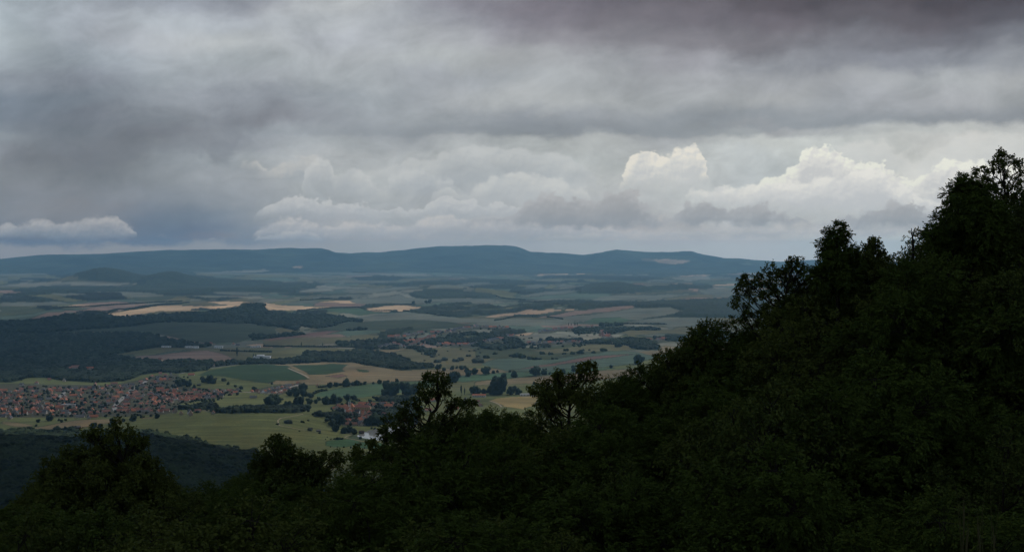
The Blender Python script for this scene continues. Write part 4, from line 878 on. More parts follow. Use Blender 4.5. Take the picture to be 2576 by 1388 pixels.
def island_ramp(name, cols):
    m, nt, b = new_mat(name); g = nt.nodes.new('ShaderNodeNewGeometry'); r = nt.nodes.new('ShaderNodeValToRGB'); e = r.color_ramp.elements
    while len(e) < len(cols): e.new(.5)
    for i, c in enumerate(cols): e[i].position = i / (len(cols) - 1); e[i].color = (*c, 1)
    nt.links.new(g.outputs['Random Per Island'], r.inputs['Fac']); nt.links.new(r.outputs['Color'], b.inputs['Base Color']); b.inputs['Roughness'].default_value = .9
    return m
mm = mbs.mesh('small_roofs', island_ramp('far_walls', [(.42, .37, .29), (.55, .50, .43), (.62, .60, .55), (.48, .42, .36)]))
for nm, cl in (('far_orange', [(.44, .15, .075), (.34, .12, .075), (.50, .18, .085)]), ('far_brown', [(.29, .12, .085), (.23, .105, .08), (.32, .155, .11)]), ('far_grey', [(.13, .135, .145), (.09, .09, .10), (.19, .185, .18)])):
    mm.materials.append(island_ramp(nm, cl))
mm.polygons.foreach_set('material_index', mi)
tag(link('small_roofs', mm), 'crowd of small village roofs between the larger houses and over the far hillside', 'houses', None, 'stuff')

# white halls and sheds
def hall(k, p, L, B, h, label, storeys=1, rot=.05, mat='white'):
    s, ox, oy = Z[k]; G = ground(p[0] * s + ox, p[1] * s + oy)
    e = link('warehouse', None); e.location = G; e.rotation_euler[2] = rot
    MB().box(-L / 2, L / 2, -B / 2, B / 2, -3, h).obj('wall', M[mat], e)
    ro = MB().box(-L / 2 - .4, L / 2 + .4, -B / 2 - .4, B / 2 + .4, h + .003, h + .5).obj('roof', M['steel'], e)
    for i in range(max(2, int(L / 7))):
        x = -L / 2 + 3 + i * (L - 6) / max(1, int(L / 7) - 1)
        MB().box(x - 1.3, x + 1.3, -B / 2 - .06, -B / 2 - .003, 1.5, 3.2).obj('window', M['glass'], e)
    if storeys > 1:
        MB().box(-L * .3, L * .12, -B * .3, B * .3, h + .503, h + 5).obj('upper_storey', M[mat], e)
    return tag(e, label, 'warehouse')
hall('1', (2425, 546), 58, 30, 10, 'big white warehouse with a raised upper block beside two poplars', 2)
hall('1', (1540, 436), 34, 14, 5, 'white shed at the left end of the far row of sheds')
hall('1', (1747, 440), 26, 14, 6, 'bright white shed right of the leftmost shed')
hall('1', (1812, 444), 20, 14, 7, 'white shed with trees on both sides in the shed row')
hall('1', (2025, 442), 30, 18, 7, 'white hall in front of the dark wood strip')
hall('1', (2350, 438), 26, 12, 5, 'low white shed at the right end of the shed row')
hall('1', (2395, 437), 14, 12, 7, 'small white block beside the low right shed')
hall('1', (1845, 600), 32, 12, 4, 'low white shed beside the orange roofs on the country road')
hall('1', (1412, 558), 20, 10, 5, 'white cottage-like shed at the edge of the forest')
hall('2', (1255, 448), 28, 14, 5, 'pale blue-white shed below the far village')
hall('2', (510, 535), 40, 14, 5, 'long pale shed half hidden in the tree belt')
hall('2', (585, 524), 22, 12, 5, 'short pale shed on the tree belt edge')
hall('6', (1010, 530), 34, 10, 4, 'white flat-roofed hall in the middle of the left village')
hall('3', (490, 885), 40, 14, 5, 'grey-white farm shed above the yellow field')
s_, ox_, oy_ = Z['c']
def grd(k, x, y): s, ox, oy = Z[k]; return ground(x * s + ox, y * s + oy)
# long white building with a red roof
e = link('farm_building', None); e.location = grd('c', 1985, 118); e.rotation_euler[2] = -.06
MB().gable_wall(34, 9, 4.5, 3).obj('wall', M['white'], e); MB().gable_roof(34, 9, 4.5, 3).obj('roof', M['roof_orange'], e)
for i in range(7): MB().box(-14 + i * 4.6 - .6, -14 + i * 4.6 + .6, -4.56, -4.503, 1.4, 3.2).obj('window', M['glass'], e)
tag(e, 'long white building with a red roof right of the poplars', 'farm building')

# church with its tower
e = link('church', None); e.location = grd('c', 298, 312); e.rotation_euler[2] = .25
cb = MB().gable_wall(17, 9.5, 6.5, 5); cb.shift(0, 0, 0, math.pi / 2 + .35); cb.obj('nave', M['white'], e)
rb = MB().gable_roof(17, 9.5, 6.5, 5, .5); rb.shift(0, 0, 0, math.pi / 2 + .35); rb.obj('roof', M['roof_orange'], e)
tw = MB().box(1.2, 6.4, 4.5, 9.7, -3, 21).obj('tower', M['white'], e)
MB().box(.95, 6.65, 4.25, 9.95, 21.003, 21.7).obj('cornice', M['yellow'], tw)
MB().box(1.0, 6.6, 4.3, 9.9, 13.8, 14.3).obj('string_course', M['yellow'], tw)
for x in (2.7, 4.9): MB().box(x - .55, x + .55, 4.42, 4.497, 15.8, 18.8).obj('belfry_window', M['glass'], tw)
MB().cone(3.8, 4.44, 19.3, 20.7, .0, .0, 8)
ck = MB().cone(0, 0, 0, .08, .75, .75, 14); ck.v = [(x + 3.8, 4.495 - z, y + 20.0) for x, y, z in ck.v]; ck.obj('clock_face', M['glass'], tw)
sp = MB(); sp.cone(3.8, 7.1, 21.703, 24.5, 3.0, 1.5, 8); sp.cone(3.8, 7.1, 24.503, 25.4, 1.9, 1.7, 8); sp.cone(3.8, 7.1, 25.403, 31, 1.3, .08, 8); sp.obj('spire', M['copper'], tw)
cr = MB().box(3.72, 3.88, 7.02, 7.18, 31, 33); cr.box(3.3, 4.3, 7.03, 7.17, 32.1, 32.3); cr.obj('cross', M['gold'], tw)
tag(e, 'white church with a slim tower and green copper spire', 'church')
# manor beside the church
e = link('manor_house', None); e.location = grd('c', 455, 292); e.rotation_euler[2] = -.12
MB().box(-14, 24, -6, 6, -3, 7.5).obj('wall', M['yellow'], e)
r1 = MB().hip_roof(38, 12, 7.52, 5.5); r1.shift(5, 0); r1.obj('roof', M['roof_brown'], e)
wg = MB().box(-25, -14.003, -9, 7, -3, 8.2).obj('side_wing', M['yellow'], e)
r2 = MB().hip_roof(16, 12, 8.22, 7.5, .6); r2.shift(-19.5, -1, 0, math.pi / 2); r2.obj('wing_roof', M['roof_orange'], wg)
for i in range(9):
    x = -11.5 + i * 4.2
    MB().box(x - .6, x + .6, -6.06, -6.003, 4.6, 6.4).obj('window', M['glass'], e)
    MB().box(x - .6, x + .6, -6.06, -6.003, .8, 2.8).obj('window', M['glass'], e)
for x in (-22.5, -19.5, -16.5): MB().box(x - .6, x + .6, -9.06, -9.003, 4.4, 6.4).obj('window', M['glass'], wg)
for x in (-4, 6, 16): MB().box(x - .5, x + .5, .3, 1.4, 11, 14.4).obj('chimney', M['roof_brown'], e)
tag(e, 'yellow manor with an orange hipped wing and long brown roof beside the church', 'manor')
# wooden boathouse at the pond
e = link('boathouse', None); e.location = grd('c', 472, 590) + np.array([0, 0, .6]); e.rotation_euler[2] = -.5
MB().gable_wall(9, 6.5, 2.8, 2.6).obj('wall', M['plank'], e); MB().gable_roof(9, 6.5, 2.8, 2.6, .9).obj('roof', M['plank'], e)
MB().box(-1, 1, -3.32, -3.253, 0, 2.2).obj('door', M['bark'], e)
tag(e, 'small dark wooden boathouse on the pond bank', 'boathouse')
# small huts
for k, p, lab in (('6', (1140, 862), 'dark-roofed barn in the hedge below the stubble field'), ('6', (2100, 905), 'little grey field hut alone on the meadow hill'), ('7', (2480, 1015), 'low dark shelter on the meadow hill beside shrubs')):
    e = link('field_hut', None); e.location = grd(k, *p); e.rotation_euler[2] = .3
    sc_ = 1.0 if p[0] != 1140 else 1.5
    MB().gable_wall(8 * sc_, 5 * sc_, 2.4 * sc_, 1.6 * sc_).obj('wall', M['plank' if p[0] != 2100 else 'steel'], e)
    MB().gable_roof(8 * sc_, 5 * sc_, 2.4 * sc_, 1.6 * sc_, .4).obj('roof', M['roof_grey'], e)
    tag(e, lab, 'hut')
# radio masts
def mast(G, h, w, label):
    e = link('radio_mast', None); e.location = G
    m_ = MB()
    for sx in (-1, 1):
        for sy in (-1, 1):
            m_.add([(sx * w - .2, sy * w, -2), (sx * w + .2, sy * w, -2), (sx * .25 + .12, sy * .25, h), (sx * .25 - .12, sy * .25, h), (sx * w, sy * w + .2, -2), (sx * w, sy * w - .2, -2), (sx * .25, sy * .25 - .12, h), (sx * .25, sy * .25 + .12, h)], [(0, 1, 2, 3), (4, 5, 6, 7)])
    for i in range(14):
        t = i / 14; ww = w * (1 - t) + .25 * t; z = h * t
        m_.box(-ww, ww, -ww - .08, -ww + .08, z, z + .18); m_.box(-ww, ww, ww - .08, ww + .08, z, z + .18); m_.box(-ww - .08, -ww + .08, -ww, ww, z + .01, z + .19); m_.box(ww - .08, ww + .08, -ww, ww, z + .01, z + .19)
    m_.obj('lattice', M['steel'], e)
    MB().cone(0, 0, h + .003, h + 6, .12, .05, 6).obj('antenna', M['steel'], e)
    MB().cone(0, 0, h * .8, h * .8 + 1.5, 1.2, 1.2, 10).obj('platform', M['steel'], e)
    tag(e, label, 'mast')
mast(grd('3', 652, 235), 60, 2.5, 'thin lattice mast above the far village')
xr = (1180 - 1288) / F * 22000; mast(np.array([xr, 22000., float(H(xr, 22000.))]), 110, 5, 'tiny transmitter mast on top of the far ridge')

# ------------------------------------------------------------------ pond, path, roads
def ribbon(name, k, pts, width, mat, label, lift=.3, sub=14):
    P = zp(k, pts); t = np.arange(len(P)); q = np.linspace(0, len(P) - 1, (len(P) - 1) * sub + 1)
    P = np.stack([np.interp(q, t, P[:, 0]), np.interp(q, t, P[:, 1])], -1)
    G = np.array([ground(*p)[:2] for p in P])
    kn = np.ones(5) / 5
    Gp = np.concatenate([np.repeat(G[:1], 2, 0), G, np.repeat(G[-1:], 2, 0)])
    G = np.stack([np.convolve(Gp[:, j], kn, 'valid') for j in range(2)], -1)
    d = np.gradient(G, axis=0); d /= np.linalg.norm(d, axis=1)[:, None] + 1e-9
    nrm = np.stack([-d[:, 1], d[:, 0]], -1)
    A, B = G + nrm * width / 2, G - nrm * width / 2
    v = np.concatenate([np.column_stack([A, H(A[:, 0], A[:, 1]) + lift]), np.column_stack([B, H(B[:, 0], B[:, 1]) + lift])])
    n = len(G); i = np.arange(n - 1)
    o = link(name, mesh_np(name, v, np.stack([i, i + 1, i + 1 + n, i + n], -1), mat)); return tag(o, label, kind='structure')
pond_poly = zp('c', [(405, 622), (430, 606), (480, 592), (510, 575), (560, 556), (640, 540), (770, 515), (900, 505), (1050, 520), (1080, 600), (1000, 690), (860, 694), (740, 682), (600, 686), (520, 666), (440, 642)])
G = np.array([ground(*p) for p in pond_poly]); pz = float(np.median(G[:, 2])) + .45
cen = G[:, :2].mean(0)
t = np.arange(len(G) + 1); q = np.linspace(0, len(G), 120)[:-1]
Gc = np.concatenate([G, G[:1]])
ring = np.stack([np.interp(q, t, Gc[:, j]) for j in range(2)], -1)
mb = MB(); n = len(ring)
mb.add([(*cen, pz)] + [(*p, pz) for p in ring], [(0, 1 + i, 1 + (i + 1) % n) for i in range(n)])
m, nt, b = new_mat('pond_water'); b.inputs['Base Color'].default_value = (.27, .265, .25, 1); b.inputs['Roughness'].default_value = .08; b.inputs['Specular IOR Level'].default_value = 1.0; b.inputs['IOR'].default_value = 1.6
bp = nt.nodes.new('ShaderNodeBump'); nn = nt.nodes.new('ShaderNodeTexNoise'); nn.inputs['Scale'].default_value = .5; bp.inputs['Strength'].default_value = .06
nt.links.new(nn.outputs['Fac'], bp.inputs['Height']); nt.links.new(bp.outputs['Normal'], b.inputs['Normal'])
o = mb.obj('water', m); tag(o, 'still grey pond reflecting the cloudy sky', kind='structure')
ribbon('path', 'c', [(352, 604), (300, 618), (252, 636), (290, 652), (400, 672), (470, 690), (560, 698), (760, 704)], 2.6, M['track'], 'pale gravel path curving round the pond')
ribbon('road', '1', [(1660, 683), (1740, 665), (1835, 648), (1950, 632), (2080, 612), (2265, 592)], 7, M['asphalt'], 'country road rising past the vineyard', .5)
ribbon('street', '6', [(1720, 610), (1680, 560), (1720, 490), (1790, 430), (1850, 370), (1920, 310), (1990, 245), (2085, 205), (2160, 160)], 11, M['asphalt'], 'sloping main street of the left village', .5)
ribbon('street', '6', [(810, 460), (870, 405), (920, 355), (965, 312)], 10, M['asphalt'], 'short street between brown roofs in the left village', .5)
ribbon('street', '6', [(2420, 400), (2480, 350), (2520, 330)], 6, M['asphalt'], 'side street in the right part of the left village', .5)
ribbon('street', '7', [(-60, 590), (150, 575), (420, 535), (700, 500), (930, 470), (1150, 450), (1350, 434)], 8, M['asphalt'], 'pale street through the tail of the left village', .5)
ribbon('street', '7', [(1350, 432), (1650, 446), (1850, 450), (2000, 380), (2120, 345), (2230, 340), (2130, 330)], 7, M['litter'], 'pale unpaved street of the new estate', .5)
ribbon('street', '3', [(1195, 300), (1203, 322), (1210, 345)], 9, M['asphalt'], 'steep street in the wood by the far village', .6)
ribbon('track', '2', [(350, 628), (400, 650), (460, 675), (510, 698), (545, 722)], 6, M['track'], 'sandy track between the vineyards', .5)
ribbon('track', '2', [(2215, 930), (2270, 948), (2310, 968), (2330, 990)], 4, M['track'], 'tractor track round the yellow field', .4)
ribbon('track', '7', [(2260, 755), (2100, 790), (1930, 815), (1880, 850), (1900, 925), (2100, 960), (2300, 1000)], 2.5, M['darkpath'] if 'darkpath' in M else M['track'], 'faint earth track over the meadow hill', .3)

# trees filling the village gardens
def fill(k, poly, n, kind, label, group, seed, smin, smax, clear=6.5):
    r = np.random.default_rng(seed); P = zp(k, poly); lo, hi = P.min(0), P.max(0); out = 0; tries = 0
    hp = np.array(HOUSE_POS)
    while out < n and tries < n * 30:
        tries += 1
        p = r.uniform(lo, hi)
        if not in_poly(np.array([p[0]]), np.array([p[1]]), P)[0]: continue
        G = ground(*p)
        if np.hypot(hp[:, 0] - G[0], hp[:, 1] - G[1]).min() < clear: continue
        far_tree(G, r.uniform(smin, smax), kind, label, group, r); out += 1
def thicket(k, poly, n, label, seed, smin, smax, clear):
    r = np.random.default_rng(seed); P = zp(k, poly); lo, hi = P.min(0), P.max(0); hp = np.array(HOUSE_POS); pts, rad = [], []
    while len(pts) < n:
        p = r.uniform(lo, hi)
        if not in_poly(np.array([p[0]]), np.array([p[1]]), P)[0]: continue
        G = ground(*p); q = r.uniform(smin, smax)
        if np.hypot(hp[:, 0] - G[0], hp[:, 1] - G[1]).min() < clear + q * .35:
            if r.random() < .93: continue
            q *= .55
        pts.append(G + np.array([0, 0, q * .45])); rad.append(q)
    v, f = crowns(np.array(pts), np.array(rad), seed, 1, .95)
    tag(link('garden_greenery', mesh_np('garden_greenery', v, f, M['wood'])), label, 'greenery', None, 'stuff')
thicket('6', [(0, 270), (500, 240), (900, 240), (1700, 220), (2000, 200), (2200, 120), (2500, 60), (2576, 60), (2576, 480), (2200, 700), (1400, 690), (600, 690), (-900, 690), (-900, 330)], 500, 'mass of garden bushes and fruit trees between the left village roofs', 61, 1.7, 3.9, 4.6)
thicket('7', [(0, 200), (300, 180), (700, 230), (420, 380), (1300, 420), (1450, 440), (1000, 560), (1000, 740), (100, 740), (0, 740)], 230, 'mass of garden bushes in the tail of the left village', 62, 1.7, 3.9, 4.6)
thicket('c', [(60, 290), (140, 215), (500, 190), (900, 180), (1180, 170), (1180, 480), (700, 470), (500, 470), (230, 470), (280, 330)], 300, 'mass of garden bushes in the church village', 63, 1.8, 4.2, 5)
thicket('2', [(1200, 330), (1900, 270), (2400, 240), (2545, 340), (2500, 420), (2100, 440), (1400, 450), (1150, 460)], 150, 'mass of bushes around the far village', 64, 3, 6, 8)
thicket('3', [(-50, 400), (400, 390), (1000, 380), (1080, 400), (1000, 430), (600, 450), (0, 460)], 90, 'bushes lining the valley road below the far village', 65, 3, 6.5, 6)
fill('6', [(0, 290), (900, 260), (1700, 240), (2100, 260), (2576, 300), (2576, 480), (1900, 480), (1600, 480), (800, 470), (0, 480)], 50, 'tree', 'garden tree between the upper roofs of the left village', 'garden trees in the upper village', 51, 2.6, 5.0)
fill('6', [(0, 480), (900, 470), (1600, 490), (2200, 540), (2200, 690), (1400, 680), (600, 690), (0, 680)], 46, 'tree', 'garden tree between the lower roofs of the left village', 'garden trees in the lower village', 52, 2.6, 5.2)
fill('7', [(0, 400), (300, 390), (1300, 420), (1450, 440), (1000, 560), (400, 620), (0, 640)], 34, 'tree', 'garden tree in the tail of the left village', 'garden trees in the village tail', 53, 2.6, 5.0)
fill('c', [(100, 210), (500, 180), (900, 180), (1180, 170), (1180, 330), (800, 400), (560, 330), (240, 300)], 40, 'tree', 'garden tree around the manor and church', 'garden trees in the church village', 54, 2.6, 5.0)
fill('2', [(1200, 330), (1900, 270), (2400, 240), (2500, 340), (2100, 430), (1400, 440)], 30, 'shrub', 'bushy tree among the houses of the far village', 'bushes in the far village', 55, 3.5, 6.5, 9)
fill('3', [(400, 290), (1000, 250), (1300, 300), (1100, 360), (600, 410), (300, 420)], 15, 'shrub', 'bush beside the hilltop houses of the far village', 'bushes by the hilltop houses', 56, 3.5, 6, 9)

# ------------------------------------------------------------------ near trees
def tube(acc, pts, radii, sides):
    pts = np.asarray(pts, float); n = len(pts)
    d = np.gradient(pts, axis=0); d /= np.linalg.norm(d, axis=1)[:, None] + 1e-9
    ref = np.array([.3, .2, 1.]) if abs(d[0][2]) < .8 else np.array([1., .2, .1])
    a = np.cross(d, ref); a /= np.linalg.norm(a, axis=1)[:, None] + 1e-9
    b_ = np.cross(d, a)
    th = np.arange(sides) / sides * 2 * math.pi
    V = pts[:, None, :] + np.asarray(radii)[:, None, None] * (np.cos(th)[None, :, None] * a[:, None, :] + np.sin(th)[None, :, None] * b_[:, None, :])
    i = np.arange(n - 1)[:, None] * sides; j = np.arange(sides)[None, :]; j2 = (j + 1) % sides
    f = np.stack([i + j, i + j2, i + sides + j2, i + sides + j], -1).reshape(-1, 4)
    base = acc['n']; acc['v'].append(V.reshape(-1, 3)); acc['f'].append(f + base); acc['n'] += n * sides

def unit(v): return v / (np.linalg.norm(v, axis=-1, keepdims=True) + 1e-9)
def leaves(P, D, r, ln, wd, droop):
    """one folded leaf blade per point"""
    n = len(P)
    s = unit(np.cross(D, r.normal(0, 1, (n, 3)) * .8 + np.array([0, 0, 1.])))
    nrm = unit(np.cross(s, D))
    l = (ln * r.uniform(.7, 1.25, n))[:, None]; w = (wd * r.uniform(.75, 1.25, n))[:, None]
    mid = P + D * l * .58 - np.array([0, 0, 1.]) * l * droop * .35
    tip = P + D * l - np.array([0, 0, 1.]) * l * droop
    A = mid + s * w * .5 + nrm * w * .16; B = mid - s * w * .5 + nrm * w * .16
    V = np.stack([P, A, tip, B], 1).reshape(-1, 3)
    return V, np.arange(n * 4).reshape(n, 4)

def grow(lobes, trunk_pts, kind, seed, dens=1.0, leaf=1.0, bare=0.0):
    """a tree from crown lobes: limbs run from the stem into each lobe, twigs fan out inside it, leaves sit on the outer twigs"""
    r = np.random.default_rng(seed)
    acc = dict(v=[], f=[], n=0)
    T = np.asarray(trunk_pts, float)
    tl = np.linspace(0, 1, len(T)); q = np.linspace(0, 1, 16)
    TP = np.stack([np.interp(q, tl, T[:, j]) for j in range(3)], -1)
    TP[1:-1] += r.normal(0, .04, (14, 3))
    hgt = T[-1, 2] - T[0, 2]
    r0 = max(.05, .0125 * hgt)
    tr = r0 * (1 - .85 * q)
    tube(acc, TP, tr, 7)
    LV, LD = [], []
    for c, R in lobes:
        c = np.array(c, float)
        dd = np.linalg.norm(TP[:, :2] - c[:2], axis=1) + np.abs(TP[:, 2] - (c[2] - .55 * np.linalg.norm(TP[:, :2] - c[:2], axis=1) - .4)) * 1.3
        k = int(np.argmin(dd[:-1])); s = TP[k]
        m = s * .45 + c * .55 + r.normal(0, .12, 3) + np.array([0, 0, -.12]) * np.linalg.norm(c - s)
        tt = np.linspace(0, 1, 8)[:, None]
        L = s * (1 - tt) ** 2 + 2 * m * tt * (1 - tt) + c * tt ** 2
        L[1:-1] += r.normal(0, .035, (6, 3))
        tube(acc, L, np.linspace(min(tr[k] * .7, .02 + .03 * R), .012, 8), 5)
        nt_ = max(8, int(66 * dens * R * R + 16 * R))
        dirs = unit(r.normal(0, 1, (nt_, 3)) + np.array([0, 0, .25]))
        lens = R * r.uniform(.72, 1.08, nt_)
        ends = c + dirs * lens[:, None] * np.array([1, 1, .9])
        for j in range(0, nt_, 2 if R > .4 else 1):
            st = L[int(r.integers(4, 8))]
            mm = (st + ends[j]) / 2 + r.normal(0, .06, 3)
            tube(acc, [st, mm, ends[j]], [.013, .008, .004], 3)
        for fr in (1.0, .8, .58):
            pts = c + (ends - c) * fr + r.normal(0, .05, (nt_, 3))
            if kind == 'oak':
                nl = 8
                P = np.repeat(pts, nl, 0) + r.normal(0, .035, (nt_ * nl, 3))
                D = unit(np.repeat(dirs, nl, 0) * .75 + r.normal(0, .75, (nt_ * nl, 3)))
                LV.append(P); LD.append(D)
            else:
                ncl = 3
                base = np.repeat(pts, ncl, 0); bd = unit(np.repeat(dirs, ncl, 0) + r.normal(0, .55, (nt_ * ncl, 3)))
                side = unit(np.cross(bd, np.array([0, 0, 1.]) + r.normal(0, .3, bd.shape)))
                ra = .26 * r.uniform(.75, 1.2, (len(bd), 1))
                for t in (.3, .5, .7, .88):
                    ctr = base + bd * ra * t - np.array([0, 0, 1.]) * ra * .2 * t * t
                    for sg in (-1, 1):
                        LV.append(ctr); LD.append(unit(bd * .55 + sg * side * .85 - np.array([0, 0, .25])))
                LV.append(base + bd * ra - np.array([0, 0, 1.]) * ra * .2); LD.append(unit(bd - np.array([0, 0, .45])))
    P, D = np.concatenate(LV), np.concatenate(LD)
    if bare: 
        kp = r.random(len(P)) > bare; P, D = P[kp], D[kp]
    if kind == 'oak': v, f = leaves(P, D, r, .105 * leaf, .062 * leaf, .22)
    else: v, f = leaves(P, D, r, .092 * leaf, .048 * leaf, .14)
    return (v, f), (np.concatenate(acc['v']), np.concatenate(acc['f']))

TEMPL = {}
def template(kind, j):
    r = np.random.default_rng(900 + j * 7 + (0 if kind == 'oak' else 50))
    lob = [((r.normal(0, .2), r.normal(0, .2), 6.35), .62)]
    n = 17 if kind == 'oak' else 15
    for i in range(n):
        h = 1.4 + 4.6 * (i + r.random()) / n
        a = i * 2.4 + r.uniform(-.4, .4)
        R = 2.15 * math.sqrt(max(.08, 1 - ((h - 3.2) / 3.6) ** 2)) * r.uniform(.62, 1.05)
        lob.append(((R * math.cos(a), R * math.sin(a), h), r.uniform(.62, .98) * (1.08 if kind == 'ash' else 1)))
    for h in (2.4, 3.8, 5.0): lob.append(((r.normal(0, .3), r.normal(0, .3), h), .95))
    (lv, lf), (bv, bf) = grow(lob, [(0, 0, -.6), (.05, .03, 2), (r.normal(0, .2), r.normal(0, .2), 4.2), (0, 0, 6.2)], kind, 950 + j, .62)
    return (mesh_np('crown', lv, lf, M['oakleaf' if kind == 'oak' else 'ashleaf'], False), mesh_np('trunk', bv, bf, M['bark'], True), float(lv[:, 2].max()))
for kind, n in (('oak', 4), ('ash', 5)):
    for j in range(n): TEMPL[kind, j] = template(kind, j)
LEAF_ALT = {}
def near_tree(x, y, top, kind, j, label, group, rot, mat=None, wide=1.0, name=None):
    gz_ = float(H(x, y)); cm, tm, h0 = TEMPL[kind, j]
    s = (top - gz_) / h0
    e = link(name or (kind + '_tree'), None); e.location = (x, y, gz_); e.rotation_euler[2] = rot; e.scale = (s * wide, s * wide, s)
    if mat:
        if (kind, j, mat) not in LEAF_ALT:
            c2 = cm.copy(); c2.materials.clear(); c2.materials.append(M[mat]); LEAF_ALT[kind, j, mat] = c2
        cm = LEAF_ALT[kind, j, mat]
    link('trunk', tm, e); link('crown', cm, e)
    return tag(e, label, 'tree', group)
def px_tree(k, lobes, stem, dist, kind, seed, label, name=None, dens=1.0, leaf=1.0, deep=.45, fat=1.22):
    """a particular tree whose lobes and stem were measured in the photograph, built at its distance with real depth"""
    r = np.random.default_rng(seed); s, ox, oy = Z[k]; mpp = dist / F
    def loc(x, y, dy=0):
        d = ray(x * s + ox, y * s + oy); t = (dist + dy) / d[1]
        return d * t
    st = [loc(*p) for p in stem]
    bx, by = st[0][0], st[0][1]; bz = float(H(bx, by))
    base = np.array([bx, by, bz])
    T = [base - np.array([0, 0, .5])] + [p for p in st if p[2] > bz + .4]
    T = [p - base for p in T]
    L = []
    span = max(p[2] for p in lobes) * s * mpp
    for (x, y, rad) in lobes:
        R = rad * s * mpp * fat
        off = r.uniform(-1, 1) * deep * (1 + 1.5 * R)
        L.append((loc(x, y, off) - base, R))
        if R > .38:   # depth behind and in front of the broad lobes
            L.append((loc(x + r.uniform(-.5, .5) * rad, y + r.uniform(0, .7) * rad, off + R * 1.1) - base, R * .95))
            L.append((loc(x + r.uniform(-.8, .8) * rad, y + r.uniform(.2, 1.0) * rad, off - R * .8) - base, R * .9))
    (lv, lf), (bv, bf) = grow(L, T, kind, seed, dens, leaf)
    e = link(name or kind + '_tree', None); e.location = base
    link('trunk', mesh_np('trunk', bv, bf, M['bark']), e); link('crown', mesh_np('crown', lv, lf, M['oakleaf' if kind == 'oak' else 'ashleaf'], False), e)
    return tag(e, label, 'tree')

px_tree('L', [(805, 160, 34), (790, 205, 32), (560, 345, 42), (520, 392, 46), (640, 375, 52), (1000, 395, 46), (1050, 470, 58), (960, 435, 58), (890, 460, 70), (720, 425, 66), (430, 430, 46), (1110, 620, 70), (250, 610, 70), (640, 222, 42), (600, 245, 38), (665, 262, 42), (725, 240, 46), (865, 215, 42), (900, 262, 50), (985, 258, 36), (965, 300, 40), (930, 335, 46), (700, 330, 50), (770, 300, 45), (790, 385, 60), (865, 400, 50),
              (452, 345, 34), (345, 430, 38), (400, 455, 52), (455, 400, 40), (520, 440, 58), (600, 410, 55), (290, 520, 52), (370, 540, 75), (500, 530, 85), (650, 500, 90), (800, 510, 90), (950, 520, 85), (1070, 545, 75), (1160, 575, 55), (1200, 620, 45),
              (90, 770, 55), (190, 720, 70), (300, 660, 85), (450, 660, 100), (620, 660, 110), (820, 670, 110), (1000, 680, 100), (1130, 690, 65), (40, 830, 70), (180, 830, 90), (380, 800, 110), (580, 830, 110), (800, 830, 110), (1020, 830, 100), (60, 950, 90), (300, 960, 110), (560, 980, 110), (850, 980, 110), (1100, 930, 80)],
        [(860, 1250), (865, 800), (880, 560), (850, 420), (800, 260), (803, 170)], 46, 'oak', 71, 'big spreading oak with bare upper limbs left of the valley gap', dens=1.5)
px_tree('M', [(640, 95, 46), (590, 100, 40), (690, 115, 40), (556, 140, 42), (528, 190, 42), (702, 165, 34), (640, 150, 32), (515, 245, 40), (702, 218, 26), (480, 292, 42), (560, 262, 34), (598, 205, 34), (640, 235, 24),
              (430, 325, 50), (388, 352, 48), (500, 345, 42), (745, 285, 46), (795, 290, 34), (722, 330, 42), (862, 315, 44), (890, 290, 26), (340, 425, 55), (280, 430, 46), (420, 420, 52), (236, 520, 40), (300, 500, 55), (258, 565, 28), (380, 520, 70), (480, 430, 60), (480, 530, 80), (300, 580, 58), (250, 622, 52), (330, 660, 80), (235, 690, 70), (150, 720, 60), (400, 600, 80), (420, 720, 90), (520, 640, 90), (620, 430, 60), (700, 420, 70), (600, 530, 80), (740, 520, 80), (840, 420, 70), (860, 520, 80)],
        [(560, 900), (575, 600), (585, 420), (640, 310), (650, 250), (645, 150), (640, 110)], 50, 'oak', 72, 'leaning oak with an open crown against the church village', fat=1.04)
px_tree('R', [(1962, 108, 24), (1985, 145, 38), (2030, 160, 38), (1918, 195, 42), (2075, 175, 32), (1945, 170, 30), (1795, 235, 40), (1850, 228, 38), (1880, 258, 42), (1990, 225, 40), (2080, 275, 40), (1775, 290, 32), (1828, 305, 36), (1968, 318, 40), (2050, 320, 36), (2090, 390, 46), (2020, 390, 46), (1948, 385, 40), (2080, 470, 55), (1990, 470, 55), (2040, 555, 50), (2110, 570, 60), (1925, 330, 28), (2110, 220, 30)],
        [(2030, 1100), (2020, 640), (2000, 450), (1985, 250), (1970, 130)], 50, 'oak', 73, 'tall oak crown against the bright clouds at the top of the slope', fat=1.05)
px_tree('R', [(1722, 288, 26), (1690, 325, 36), (1760, 318, 42), (1655, 380, 46), (1720, 385, 62), (1800, 380, 66), (1860, 368, 56), (1650, 455, 46), (1720, 465, 75), (1820, 460, 80), (1900, 478, 66), (1618, 522, 46), (1568, 560, 44), (1700, 560, 90), (1830, 570, 90), (1560, 640, 60), (1660, 660, 90), (1800, 680, 95), (1930, 600, 80), (1950, 690, 90)],
        [(1780, 1100), (1770, 700), (1760, 480), (1740, 340), (1722, 296)], 46, 'ash', 74, 'feathery ash in front of the tall oak crown')
px_tree('R', [(908, 588, 20), (893, 625, 32), (945, 635, 30), (828, 655, 34), (875, 680, 42), (925, 680, 36), (808, 715, 32), (855, 735, 42), (905, 745, 40), (885, 790, 42), (835, 790, 34), (958, 735, 36), (1000, 770, 46), (940, 800, 46), (860, 840, 55), (940, 850, 60), (900, 900, 75), (1000, 860, 60), (820, 870, 50), (790, 900, 55)],
        [(900, 1300), (900, 900), (890, 780), (888, 690), (905, 600)], 50, 'ash', 75, 'slender ash with an airy top rising above the slope skyline')
